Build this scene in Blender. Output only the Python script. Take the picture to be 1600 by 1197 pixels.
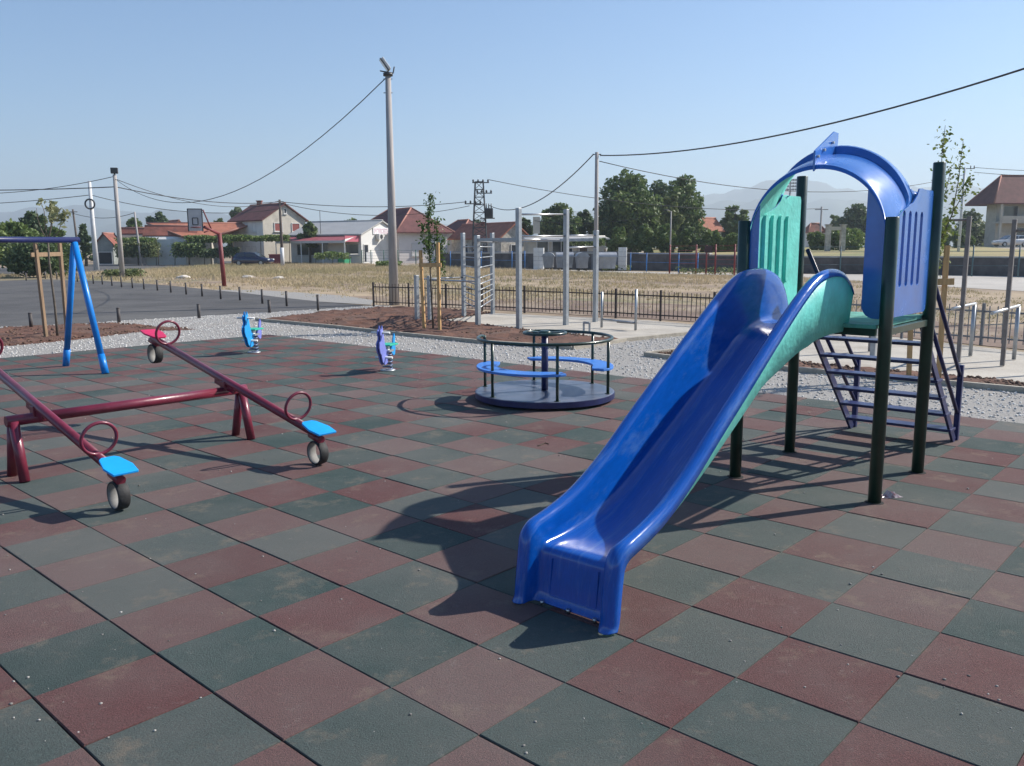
import bpy, bmesh, math, random
import numpy as np
from mathutils import Vector, Matrix
random.seed(7); rng = np.random.default_rng(7)
SC = bpy.context.scene; COL = SC.collection
for o in list(bpy.data.objects): bpy.data.objects.remove(o)
rad = math.radians
# ------------------------------------------------------------------ camera
F, PITCH, ROLL, EYE = 1320.0, 0.1587, -0.0055, 1.753
_r = np.array([1, 0, 0.]); _f = np.array([0, math.cos(PITCH), -math.sin(PITCH)]); _u = np.array([0, math.sin(PITCH), math.cos(PITCH)])
CR = math.cos(ROLL)*_r + math.sin(ROLL)*_u; CU = -math.sin(ROLL)*_r + math.cos(ROLL)*_u; CF = _f
cd = bpy.data.cameras.new('camera'); cam = bpy.data.objects.new('camera', cd); COL.objects.link(cam)
cd.sensor_width = 36; cd.lens = F/1600*36; cd.clip_start = 0.05; cd.clip_end = 40000
cam.matrix_world = Matrix(((CR[0], CU[0], -CF[0], 0), (CR[1], CU[1], -CF[1], 0), (CR[2], CU[2], -CF[2], EYE), (0, 0, 0, 1)))
SC.camera = cam
# ------------------------------------------------------------------ light
SUN_EL, SUN_AZ = 37.5, 19.7            # azimuth counted from +X towards +Y
W = bpy.data.worlds.new('World'); SC.world = W; W.use_nodes = True
wn = W.node_tree.nodes; wl = W.node_tree.links
bg = wn['Background']; sky = wn.new('ShaderNodeTexSky'); sky.sky_type = 'NISHITA'; sky.sun_disc = False
sky.sun_elevation = rad(SUN_EL); sky.sun_rotation = rad(90-SUN_AZ)
sky.altitude = 50; sky.air_density = 1.0; sky.dust_density = 0.4; sky.ozone_density = 5.0
hs = wn.new('ShaderNodeHueSaturation'); hs.inputs['Saturation'].default_value = 1.13; hs.inputs['Value'].default_value = 1.04; wl.new(sky.outputs[0], hs.inputs['Color']); wl.new(hs.outputs[0], bg.inputs[0]); bg.inputs[1].default_value = 0.092
sd = bpy.data.lights.new('sun', 'SUN'); sd.energy = 5.0; sd.angle = rad(0.55); sd.color = (1, .94, .85)
so = bpy.data.objects.new('sun', sd); COL.objects.link(so)
sv = Vector((math.cos(rad(SUN_EL))*math.cos(rad(SUN_AZ)), math.cos(rad(SUN_EL))*math.sin(rad(SUN_AZ)), math.sin(rad(SUN_EL))))
so.rotation_euler = sv.to_track_quat('Z', 'Y').to_euler(); so.location = (20, 10, 30)
SC.view_settings.view_transform = 'Standard'; SC.view_settings.look = 'None'
SC.view_settings.exposure = 0.66; SC.view_settings.gamma = 1.0; SC.view_settings.use_curve_mapping = False
# ------------------------------------------------------------------ pixels of the photograph -> directions -> places on the ground
CAM = np.array([0, 0, EYE])
def ray(x, y): return (x-800)/F*CR + (598.5-y)/F*CU + CF
def G(x, y, z=0.):
    d = ray(x, y); t = (z-EYE)/d[2]; return Vector(CAM+t*d)
def D(x, y, Y):
    d = ray(x, y); return Vector(CAM+d*(Y/d[1]))
def HZ(x, y, b):
    d = ray(x, y); t = (b[0]*d[0]+b[1]*d[1])/(d[0]**2+d[1]**2); return (CAM+t*d)[2]
def onray(x, P, e):
    """distance s along e from P (plan view) where the vertical plane through pixel column x is met"""
    d = ray(x, 395); return (d[0]*P[1]-d[1]*P[0])/(d[1]*e[0]-d[0]*e[1])
# ------------------------------------------------------------------ materials
MATS = {}
def mat(name, col, rough=.6, metal=0., var=.0, vscale=3., bump=.0, bscale=60., coat=0., col2=None, spec=.5, detail=4, rvar=0., trans=0., attr=False, dirt=None, stretch=None, rot=None):
    if name in MATS: return MATS[name]
    m = bpy.data.materials.new(name); m.use_nodes = True; MATS[name] = m
    nt = m.node_tree; N = nt.nodes; L = nt.links; b = N['Principled BSDF']
    b.inputs['Roughness'].default_value = rough; b.inputs['Metallic'].default_value = metal
    b.inputs['Coat Weight'].default_value = coat; b.inputs['Coat Roughness'].default_value = .08
    b.inputs['Specular IOR Level'].default_value = spec
    b.inputs['Base Color'].default_value = (*col, 1)
    tc = N.new('ShaderNodeTexCoord'); src = tc.outputs['Object']
    if rot is not None:
        mp = N.new('ShaderNodeMapping'); mp.vector_type = 'TEXTURE'; mp.inputs['Rotation'].default_value = (0, 0, rot); mp.inputs['Scale'].default_value = stretch; L.new(src, mp.inputs[0]); src = mp.outputs[0]
    elif stretch:
        mp = N.new('ShaderNodeMapping'); mp.inputs['Scale'].default_value = stretch; L.new(src, mp.inputs[0]); src = mp.outputs[0]
    cs = None
    if var or col2:
        n = N.new('ShaderNodeTexNoise'); n.inputs['Scale'].default_value = vscale; n.inputs['Detail'].default_value = detail; n.inputs['Roughness'].default_value = .62
        L.new(src, n.inputs['Vector'])
        mr = N.new('ShaderNodeMapRange'); mr.inputs[1].default_value = .32; mr.inputs[2].default_value = .68; L.new(n.outputs[0], mr.inputs[0])
        mx = N.new('ShaderNodeMix'); mx.data_type = 'RGBA'; L.new(mr.outputs[0], mx.inputs[0])
        c2 = col2 if col2 else tuple(min(1, c*(1+var)) for c in col); c1 = col if col2 else tuple(c*(1-var) for c in col)
        mx.inputs[6].default_value = (*c1, 1); mx.inputs[7].default_value = (*c2, 1); cs = mx.outputs[2]
        if rvar:
            m2 = N.new('ShaderNodeMapRange'); m2.inputs[3].default_value = max(.02, rough-rvar); m2.inputs[4].default_value = min(1, rough+rvar); L.new(n.outputs[0], m2.inputs[0]); L.new(m2.outputs[0], b.inputs['Roughness'])
    if attr:
        a = N.new('ShaderNodeAttribute'); a.attribute_name = 'tint'
        mx = N.new('ShaderNodeMix'); mx.data_type = 'RGBA'; L.new(a.outputs['Fac'], mx.inputs[0])
        mx.inputs[6].default_value = (*col, 1); mx.inputs[7].default_value = (*(col2 or col), 1); cs = mx.outputs[2]
    if dirt:
        dc, ds, lo, hi = dirt
        n = N.new('ShaderNodeTexNoise'); n.inputs['Scale'].default_value = ds; n.inputs['Detail'].default_value = 6; n.inputs['Roughness'].default_value = .7; L.new(src if rot is not None else tc.outputs['Object'], n.inputs['Vector'])
        mr = N.new('ShaderNodeMapRange'); mr.inputs[1].default_value = lo; mr.inputs[2].default_value = hi; L.new(n.outputs[0], mr.inputs[0])
        mx = N.new('ShaderNodeMix'); mx.data_type = 'RGBA'; L.new(mr.outputs[0], mx.inputs[0])
        if cs: L.new(cs, mx.inputs[6])
        else: mx.inputs[6].default_value = (*col, 1)
        mx.inputs[7].default_value = (*dc, 1); cs = mx.outputs[2]
    if cs: L.new(cs, b.inputs['Base Color'])
    if bump:
        n = N.new('ShaderNodeTexNoise'); n.inputs['Scale'].default_value = bscale; n.inputs['Detail'].default_value = 3; L.new(src, n.inputs['Vector'])
        bp = N.new('ShaderNodeBump'); bp.inputs['Strength'].default_value = bump; bp.inputs['Distance'].default_value = .02; L.new(n.outputs[0], bp.inputs['Height']); L.new(bp.outputs[0], b.inputs['Normal'])
    if trans:
        t = N.new('ShaderNodeBsdfTranslucent'); ms = N.new('ShaderNodeMixShader'); ms.inputs[0].default_value = trans
        if cs: L.new(cs, t.inputs[0])
        else: t.inputs[0].default_value = (*col, 1)
        L.new(b.outputs[0], ms.inputs[1]); L.new(t.outputs[0], ms.inputs[2]); L.new(ms.outputs[0], N['Material Output'].inputs[0])
    return m
# ------------------------------------------------------------------ mesh helpers
ORG = {}
class MB:
    def __init__(s): s.v = []; s.f = []; s.m = []; s.sm = []
    def add(s, vs, fs, mi=0, smooth=False):
        b = len(s.v); s.v += [tuple(p) for p in vs]
        for f in fs: s.f.append(tuple(b+i for i in f)); s.m.append(mi); s.sm.append(smooth)
        return s
    def obox(s, c, ex, ey, ez, mi=0):
        c, ex, ey, ez = Vector(c), Vector(ex), Vector(ey), Vector(ez)
        vs = [c+a*ex+b*ey+d*ez for d in (-1, 1) for a, b in ((-1, -1), (1, -1), (1, 1), (-1, 1))]
        fs = [(3, 2, 1, 0), (4, 5, 6, 7), (0, 1, 5, 4), (1, 2, 6, 5), (2, 3, 7, 6), (3, 0, 4, 7)]
        if ex.cross(ey).dot(ez) < 0: fs = [f[::-1] for f in fs]
        return s.add(vs, fs, mi)
    def box(s, c, size, rz=0., mi=0):
        ca, sa = math.cos(rz), math.sin(rz); x, y, z = [q/2 for q in size]
        return s.obox(c, (ca*x, sa*x, 0), (-sa*y, ca*y, 0), (0, 0, z), mi)
    def bar(s, a, b, w, h, up=(0, 0, 1), mi=0):
        a, b = Vector(a), Vector(b); d = b-a; t = d.normalized(); sd = t.cross(Vector(up))
        if sd.length < 1e-4: sd = t.cross(Vector((1, 0, 0)))
        sd.normalize(); u2 = sd.cross(t)
        return s.obox((a+b)/2, d/2, sd*w/2, u2*h/2, mi)
    def tube(s, pts, r, n=10, closed=False, mi=0, cap=True):
        P = [Vector(p) for p in pts]; k = len(P); R = r if hasattr(r, '__len__') else [r]*k
        T = []
        for i in range(k):
            a = P[i-1] if (i or closed) else P[i]; b = P[(i+1) % k] if (i < k-1 or closed) else P[i]
            T.append((b-a).normalized())
        nr = T[0].orthogonal().normalized(); vs = []
        if closed:
            pl = Vector((0, 0, 0))
            for i in range(k): pl += (P[i]-P[0]).cross(P[(i+1) % k]-P[0])
            if pl.length > 1e-9: nr = pl.normalized(); nr = (nr-T[0]*nr.dot(T[0])).normalized()
        for i in range(k):
            nr = (nr-T[i]*nr.dot(T[i])).normalized(); bn = T[i].cross(nr)
            for j in range(n):
                a = 2*math.pi*j/n; vs.append(P[i]+(nr*math.cos(a)+bn*math.sin(a))*R[i])
        fs = []
        for i in range(k if closed else k-1):
            i2 = (i+1) % k
            for j in range(n): fs.append((i*n+j, i*n+(j+1) % n, i2*n+(j+1) % n, i2*n+j))
        s.add(vs, fs, mi, True)
        if cap and not closed:
            b = len(s.v)-len(vs)
            s.f.append(tuple(b+j for j in range(n))[::-1]); s.m.append(mi); s.sm.append(False)
            s.f.append(tuple(b+(k-1)*n+j for j in range(n))); s.m.append(mi); s.sm.append(False)
        return s
    def prism(s, pts, t, mi=0):
        """pts: planar loop of 3D points, t: thickness vector"""
        P = [Vector(p) for p in pts]; t = Vector(t); n = len(P); nm = Vector((0, 0, 0))
        for i in range(n): nm += (P[i]-P[0]).cross(P[(i+1) % n]-P[0])
        if nm.dot(t) < 0: P = P[::-1]
        vs = P+[p+t for p in P]
        fs = [tuple(range(n))[::-1], tuple(range(n, 2*n))]+[(i, (i+1) % n, n+(i+1) % n, n+i) for i in range(n)]
        return s.add(vs, fs, mi)
    def grid(s, rows, mi=0, smooth=True, closed=False):
        n = len(rows[0]); vs = [p for r in rows for p in r]; fs = []
        for i in range(len(rows)-1):
            for j in range(n if closed else n-1): fs.append((i*n+j, i*n+(j+1) % n, (i+1)*n+(j+1) % n, (i+1)*n+j))
        return s.add(vs, fs, mi, smooth)
    def build(s, name, mats, parent=None, bevel=0., local=False, solid=None):
        me = bpy.data.meshes.new(name)
        o0 = Vector((0, 0, 0)) if (local or parent is None) else ORG.get(parent.name, Vector((0, 0, 0)))
        me.from_pydata([(p[0]-o0.x, p[1]-o0.y, p[2]-o0.z) for p in s.v], [], s.f)
        if not isinstance(mats, (list, tuple)): mats = [mats]
        for m in mats: me.materials.append(m)
        me.polygons.foreach_set('material_index', s.m); me.polygons.foreach_set('use_smooth', s.sm); me.update()
        o = bpy.data.objects.new(name, me); COL.objects.link(o)
        if parent: o.parent = parent
        ORG[o.name] = o0
        if solid:
            q = o.modifiers.new('solid', 'SOLIDIFY'); q.thickness = solid[0]; q.offset = solid[1]; q.material_offset = solid[2]; q.use_even_offset = True
        if bevel:
            q = o.modifiers.new('bevel', 'BEVEL'); q.width = bevel; q.segments = 2; q.limit_method = 'ANGLE'; q.angle_limit = rad(40); q.harden_normals = False
        return o
def tag(o, label=None, cat=None, group=None, kind=None):
    if label: o['label'] = label
    if cat: o['category'] = cat
    if group: o['group'] = group
    if kind: o['kind'] = kind
    return o
def thing(name, label, cat, loc=(0, 0, 0), group=None):
    o = bpy.data.objects.new(name, None); COL.objects.link(o); o.location = loc; o.empty_display_size = .1
    ORG[o.name] = Vector(loc); return tag(o, label, cat, group)
def copy_tree(o, parent=None, loc=None, rz=None, label=None):
    c = o.copy(); COL.objects.link(c); c.parent = parent
    if loc is not None: c.location = loc
    if rz is not None: c.rotation_euler = (0, 0, rz)
    if label: c['label'] = label
    for ch in list(o.children): copy_tree(ch, c)
    return c
def sheet(name, pts, z, m, kind='structure', parent=None, thick=0.):
    mb = MB()
    P = [Vector((p[0], p[1], z)) for p in pts]
    a = sum(P[i].x*P[(i+1) % len(P)].y-P[(i+1) % len(P)].x*P[i].y for i in range(len(P)))
    if a < 0: P = P[::-1]
    if thick: mb.prism([p-Vector((0, 0, thick)) for p in P], (0, 0, thick))
    else: mb.add(P, [tuple(range(len(P)))])
    o = mb.build(name, m, parent); return tag(o, kind=kind)
def scatter_mesh(name, V, Fc, tint, m, parent=None, smooth=False, quads=True):
    me = bpy.data.meshes.new(name); k = 4 if quads else 3
    o0 = ORG.get(parent.name, Vector((0, 0, 0))) if parent else Vector((0, 0, 0))
    V = V-np.array(o0)
    me.vertices.add(len(V)); me.vertices.foreach_set('co', V.astype(np.float32).ravel())
    me.loops.add(len(Fc)*k); me.loops.foreach_set('vertex_index', Fc.astype(np.int32).ravel())
    me.polygons.add(len(Fc)); me.polygons.foreach_set('loop_start', np.arange(0, len(Fc)*k, k, dtype=np.int32))
    if smooth: me.polygons.foreach_set('use_smooth', np.ones(len(Fc), dtype=bool))
    me.update(calc_edges=True)
    if tint is not None:
        a = me.attributes.new('tint', 'FLOAT', 'POINT'); a.data.foreach_set('value', tint.astype(np.float32))
    me.materials.append(m); o = bpy.data.objects.new(name, me); COL.objects.link(o)
    if parent: o.parent = parent; ORG[o.name] = o0
    return o
def inpoly(x, y, P):
    r = np.zeros(len(x), bool); n = len(P); j = n-1
    for i in range(n):
        xi, yi, xj, yj = P[i][0], P[i][1], P[j][0], P[j][1]
        c = ((yi > y) != (yj > y)) & (x < (xj-xi)*(y-yi)/(yj-yi+1e-12)+xi); r ^= c; j = i
    return r
def pts_in(P, n):
    P = np.array([(p[0], p[1]) for p in P]); lo, hi = P.min(0), P.max(0); out = np.zeros((0, 2))
    while len(out) < n:
        q = lo+(hi-lo)*rng.random((n*2, 2)); out = np.vstack([out, q[inpoly(q[:, 0], q[:, 1], P)]])
    return out[:n]
def leaves(centers, size, jitter=.5, up=.35):
    """one quad per centre, random orientation"""
    n = len(centers); nrm = rng.normal(size=(n, 3)); nrm[:, 2] += up; nrm /= np.linalg.norm(nrm, axis=1)[:, None]
    t = rng.normal(size=(n, 3)); t -= nrm*(t*nrm).sum(1)[:, None]; t /= np.linalg.norm(t, axis=1)[:, None]; b = np.cross(nrm, t)
    s = size*(1-jitter/2+jitter*rng.random(n))[:, None]; w = s*(.45+.25*rng.random(n))[:, None]
    V = np.stack([centers-t*s, centers-b*w+t*s*.1, centers+t*s, centers+b*w+t*s*.1], 1).reshape(-1, 3)
    return V, np.arange(4*n).reshape(n, 4)
ICO = None
def pebbles(P, size, z0):
    """P: (n,2) ; icosahedra squashed and jittered"""
    global ICO
    if ICO is None:
        bm = bmesh.new(); bmesh.ops.create_icosphere(bm, subdivisions=1, radius=1); bm.verts.ensure_lookup_table()
        ICO = (np.array([v.co for v in bm.verts]), np.array([[v.index for v in f.verts] for f in bm.faces])); bm.free()
    n = len(P); iv, jf = ICO; a = rng.random(n)*6.28; s = size*(.4+1.0*rng.random(n)**2)
    sc = np.stack([s, s*(.6+.4*rng.random(n)), s*(.45+.3*rng.random(n))], 1)
    q = iv[None]*sc[:, None, :]*(1+.25*(rng.random((n, len(iv), 1))-.5))
    x = q[..., 0]*np.cos(a)[:, None]-q[..., 1]*np.sin(a)[:, None]; y = q[..., 0]*np.sin(a)[:, None]+q[..., 1]*np.cos(a)[:, None]
    V = np.stack([x+P[:, :1], y+P[:, 1:], q[..., 2]+z0+sc[:, 2:3]*.6], -1).reshape(-1, 3)
    Fc = (jf[None]+(np.arange(n)*len(iv))[:, None, None]).reshape(-1, 3)
    return V, Fc, np.repeat(rng.random(n), len(iv))
# ================================================================== THE GROUND
GI = Vector((.6746, .7382, 0)); GJ = Vector((.7382, -.6746, 0)); GO = Vector((-2.312, 4.162, 0)); TS = .5
def T(i, j, z=0): return GO+GI*(TS*i)+GJ*(TS*j)+Vector((0, 0, z))
m_grass = mat('dry_field', (.33, .25, .16), .95, var=.25, vscale=.25, bump=.6, bscale=3, dirt=((.21, .15, .105), .13, .44, .60), detail=8)
def ground_mat():
    m = m_grass; nt = m.node_tree; N = nt.nodes; L = nt.links
    b = N['Principled BSDF']; cs = b.inputs['Base Color'].links[0].from_socket; tc = N['Texture Coordinate']
    n = N.new('ShaderNodeTexNoise'); n.inputs['Scale'].default_value = .05; n.inputs['Detail'].default_value = 9; n.inputs['Roughness'].default_value = .7; L.new(tc.outputs['Object'], n.inputs['Vector'])
    mr = N.new('ShaderNodeMapRange'); mr.inputs[1].default_value = .52; mr.inputs[2].default_value = .66; L.new(n.outputs[0], mr.inputs[0])
    mx = N.new('ShaderNodeMix'); mx.data_type = 'RGBA'; L.new(mr.outputs[0], mx.inputs[0]); L.new(cs, mx.inputs[6]); mx.inputs[7].default_value = (.12, .13, .05, 1)
    L.new(mx.outputs[2], b.inputs['Base Color'])
ground_mat()
sheet('ground', [(-14000, -300), (14000, -300), (14000, 16000), (-14000, 16000)], -.045, m_grass)
m_grav = mat('gravel_bed', (.30, .285, .265), .95, var=.25, vscale=35, bump=1., bscale=55, dirt=((.30, .275, .24), .6, .5, .75))
m_dirt = mat('red_soil', (.112, .050, .031), .97, var=.35, vscale=2.2, bump=1., bscale=14, detail=9, dirt=((.13, .082, .058), .9, .5, .75))
m_asph = mat('asphalt', (.072, .069, .068), .9, var=.28, vscale=.5, bump=.5, bscale=70, detail=8, dirt=((.12, .115, .107), .16, .48, .7))
m_conc = mat('concrete_pad', (.42, .385, .33), .9, var=.14, vscale=1.1, bump=.4, bscale=40, detail=8, dirt=((.30, .26, .215), .5, .5, .7))
m_curb = mat('timber_edging', (.36, .32, .26), .85, var=.2, vscale=6, bump=.4, bscale=30)
# asphalt court and the far road
sheet('asphalt_court', [G(-900, 520), G(0, 509.5), G(140, 504), G(187, 500), G(312, 493), G(421, 487), G(585, 477), G(500, 470), G(448, 464), G(375, 456), G(262, 445), G(160, 438), G(62, 436), G(0, 438), G(-500, 442)], -.030, m_asph)
sheet('road', [G(-300, 420), G(-300, 428), G(60, 427), G(230, 420), G(330, 414), G(420, 409), G(420, 407.2), G(330, 408), G(200, 411), G(60, 417)], -.036, m_asph)
sheet('dirt_road', [G(600, 412.5), G(760, 419), G(900, 423.2), G(1070, 427.6), G(1240, 431), G(1500, 448), G(1900, 470), G(1900, 436), G(1600, 431), G(1440, 428.5), G(1240, 427.5), G(1068, 425.5), G(900, 421.5), G(760, 417.6), G(600, 411.3)], -.034, mat('pale_road', (.40, .37, .33), .95, var=.15, vscale=.4, bump=.3, bscale=9, detail=8))
sheet('bare_soil', [G(700, 478), G(800, 484), G(900, 490), G(1015, 496), G(1180, 507), G(1320, 516), G(1600, 543), G(1900, 566), G(1900, 530), G(1600, 512), G(1400, 494), G(1200, 481), G(1060, 474), G(900, 468), G(780, 466)], -.033, mat('bare_soil', (.17, .115, .085), .97, var=.25, vscale=.8, bump=.8, bscale=8, detail=9, dirt=((.30, .235, .165), .35, .48, .62)))
# gravel round the rubber floor
grav = [T(-40, -29.0), G(-600, 545), G(0, 509.3), G(140, 503.6), G(187, 499.6), G(312, 492.6), G(421, 486.6), G(590, 476), G(900, 500), G(1250, 512), T(26, 12), T(26, 40), T(-40, 40)]
sheet('gravel_path', grav, -.026, m_grav)
strip = [G(585, 477.5), G(500, 481), G(421, 487.5), G(420, 484.5), G(500, 478)]
sheet('gravel_strip', [G(330, 452), G(375, 456), G(448, 464.5), G(500, 470), G(580, 475), G(584, 468), G(540, 461), G(470, 456), G(400, 452)], -.028, m_grav)
# red soil beds with low edging, concrete pads
bedA = [G(-420, 590), G(0, 540), G(110, 530), G(225, 516.5), G(309, 513.5), G(235, 508), G(162, 503.5), G(105, 507), G(0, 511.5), G(-400, 535)]
bedB = [G(400, 499), G(520, 510), G(630, 522), G(752, 534), G(894, 543.5), G(978, 531), G(905, 522), G(770, 508), G(700, 499), G(772, 488.5), G(692, 481), G(605, 479.5), G(497, 487.5)]
bedC = [G(1008, 554), G(1072, 561), G(1214, 574.5), G(1600, 609.5), G(1900, 640), G(1900, 618), G(1600, 596), G(1330, 573), G(1190, 556), G(1084, 545)]
def soil_bed(name, P, z, seed, amp):
    # a low uneven mound: triangulated outline filled with a jittered grid
    bm = bmesh.new(); vs = [bm.verts.new((p[0], p[1], z-.03)) for p in P]
    a = sum(P[i].x*P[(i+1) % len(P)].y-P[(i+1) % len(P)].x*P[i].y for i in range(len(P)))
    f = bm.faces.new(vs if a > 0 else vs[::-1]); bmesh.ops.triangulate(bm, faces=[f])
    for k in range(5): 
        L = [e for e in bm.edges if e.calc_length() > .45]
        if not L: break
        bmesh.ops.subdivide_edges(bm, edges=L, cuts=1); bmesh.ops.triangulate(bm, faces=bm.faces[:])
    rs = random.Random(seed)
    for v in bm.verts:
        if not v.is_boundary: v.co.z = z+amp*(.2+rs.random())
        else: v.co.z = z
    me = bpy.data.meshes.new(name); bm.to_mesh(me); bm.free(); me.materials.append(m_dirt)
    o = bpy.data.objects.new(name, me); COL.objects.link(o); return tag(o, kind='structure')
soil_bed('soil_bed', bedA, -.022, 1, .05); soil_bed('soil_bed', bedB, -.022, 2, .07); soil_bed('soil_bed', bedC, -.022, 3, .05)
pad1 = [G(625, 501), G(720, 494), G(772, 488.5), G(900, 494.5), G(1015, 500), G(1105, 508), G(1180, 512), G(1104, 518), G(978, 531), G(905, 522), G(770, 508), G(690, 505)]
sheet('concrete_pad', pad1, -.012, m_conc)
pad2 = [G(1110, 517), G(1250, 517), G(1400, 526), G(1597, 549), G(1900, 575), G(1900, 618), G(1600, 596), G(1330, 573), G(1190, 556), G(1120, 530)]
sheet('concrete_pad', pad2, -.010, m_conc)
def edging(px, lab):
    mb = MB(); P = [G(*q) for q in px]
    for a, b in zip(P[:-1], P[1:]): mb.bar(a+Vector((0, 0, .0)), b, .07, .09)
    o = mb.build('edging', m_curb, bevel=.006); tag(o, lab, 'edging')
edging([(400, 499.6), (520, 510.6), (630, 522.6), (752, 534.6), (894, 544.2)], 'thin timber edging along the gravel side of the central red soil bed')
edging([(894, 544.2), (978, 531.6), (1104, 518.4)], 'pale edging strip running from the carousel bed up to the pale pad')
edging([(1084, 544.5), (1008, 554.2), (1072, 561.8)], 'short edging round the tip of the soil bed behind the slide')
edging([(1072, 561.8), (1214, 575.2), (1600, 610.2), (1800, 630)], 'long timber edging along the gravel below the ladder')
# ---- rubber floor, tile by tile
def tile_mat(name, col, col2):
    m = bpy.data.materials.new(name); m.use_nodes = True; nt = m.node_tree; N = nt.nodes; L = nt.links; b = N['Principled BSDF']
    b.inputs['Roughness'].default_value = .88; b.inputs['Specular IOR Level'].default_value = .35
    geo = N.new('ShaderNodeNewGeometry'); oi = N.new('ShaderNodeObjectInfo')
    def noise(sc, det, ro=.6):
        n = N.new('ShaderNodeTexNoise'); n.inputs['Scale'].default_value = sc; n.inputs['Detail'].default_value = det; n.inputs['Roughness'].default_value = ro; L.new(geo.outputs['Position'], n.inputs['Vector']); return n.outputs[0]
    def mr(s, a, c, d=0., e=1.):
        q = N.new('ShaderNodeMapRange'); q.inputs[1].default_value = a; q.inputs[2].default_value = c; q.inputs[3].default_value = d; q.inputs[4].default_value = e; L.new(s, q.inputs[0]); return q.outputs[0]
    def mix(f, a, c, mode='MIX'):
        q = N.new('ShaderNodeMix'); q.data_type = 'RGBA'; q.blend_type = mode
        if hasattr(f, 'links'): L.new(f, q.inputs[0])
        else: q.inputs[0].default_value = f
        for k, s in ((6, a), (7, c)):
            if hasattr(s, 'links'): L.new(s, q.inputs[k])
            else: q.inputs[k].default_value = (*s, 1)
        return q.outputs[2]
    gr = noise(115, 4, .85)                                    # rubber crumb
    c = mix(mr(gr, .36, .64), tuple(x*.40 for x in col), tuple(x*1.6 for x in col)); c = mix(mr(noise(26, 5, .8), .40, .66, 0, .45), c, tuple(x*.55 for x in col)); c = mix(mr(noise(300, 2, .9), .66, .74, 0, .55), c, (.26, .25, .24))
    c = mix(mr(noise(1.6, 6, .7), .35, .7), c, mix(.55, c, col2))
    c = mix(mr(oi.outputs['Random'], .3, 1, 0, .42), c, (.15, .132, .122)); c = mix(mr(oi.outputs['Random'], .3, 0, 0, .30), c, tuple(x*.5 for x in col))
    c = mix(mr(noise(.55, 5, .65), .40, .74, 0, .46), c, (.165, .152, .138))     # walked-in dust
    c = mix(mr(noise(3.1, 7, .75), .55, .70, 0, .55), c, (.20, .155, .115)); c = mix(mr(noise(9, 6, .8), .60, .70, 0, .40), c, (.22, .20, .18))
    L.new(c, b.inputs['Base Color'])
    bp = N.new('ShaderNodeBump'); bp.inputs['Strength'].default_value = 1.; bp.inputs['Distance'].default_value = .006; L.new(gr, bp.inputs['Height']); L.new(bp.outputs[0], b.inputs['Normal'])
    return m
M_RED = tile_mat('red_rubber', (.108, .040, .039), (.115, .066, .062)); M_GRN = tile_mat('green_rubber', (.033, .061, .057), (.060, .080, .075))
m_sub = mat('black_rubber_base', (.02, .02, .02), .95)
floor = sheet('rubber_floor', [T(-13, -22.5), T(16.15, -22.5), T(16.15, 15), T(-13, 15)], -.022, m_sub)
def tile_mesh(name, m):
    mb = MB(); a, b, c = .2479, .2490, .0035; z0, z1 = -.021, 0.
    lo = [(-a, -b, z0), (a, -b, z0), (a, b, z0), (-a, b, z0)]; mid = [(x, y, z1-.004) for x, y, _ in lo]
    top = [(x-math.copysign(c, x), y-math.copysign(c*.6, y), z1) for x, y, _ in lo]
    mb.add(lo+mid+top, [(i, (i+1) % 4, 4+(i+1) % 4, 4+i) for i in range(4)]+[(4+i, 4+(i+1) % 4, 8+(i+1) % 4, 8+i) for i in range(4)]+[(8, 9, 10, 11)])
    return mb
tm = {}
for k, m in ((0, M_GRN), (1, M_RED)):
    o = tile_mesh('tile', m).build('tile', m, floor, local=True); tm[k] = o
yaw = math.atan2(GI.y, GI.x)
cells = []
for i in range(-13, 16):
    for j in range(-23, 15):
        if j == -23: continue
        c = T(i+.5, j+.5); d = np.array(c)-CAM; zc = d@CF
        if zc < .5: vis = 0
        else:
            px, py = 800+F*(d@CR)/zc, 598.5-F*(d@CU)/zc
            vis = 1/(zc*zc) if (-120 < px < 1720 and py < 1330) else 0
        cells.append((vis, i, j))
cells.sort(reverse=True)
near = set((i, j) for _, i, j in cells[:300]); first = {0: True, 1: True}
rest = MB(); rest_m = []
for _, i, j in cells:
    k = (i+j) % 2; c = T(i+.5, j+.5, random.uniform(-.0025, .0015))
    if (i, j) in near:
        if first[k]: o = tm[k]; first[k] = False
        else: o = tm[k].copy(); COL.objects.link(o)
        o.location = c; o.rotation_euler = (random.gauss(0, .0035), random.gauss(0, .0035), yaw+random.gauss(0, .0025)); o.parent = floor
    else:
        tb = tile_mesh('t', None); a = yaw+random.gauss(0, .003); ca, sa = math.cos(a), math.sin(a)
        rest.add([(c.x+x*ca-y*sa, c.y+x*sa+y*ca, c.z+z) for x, y, z in tb.v], tb.f, k)
o = rest.build('farther_tiles', [M_GRN, M_RED], floor); o['kind'] = 'stuff'
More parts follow.
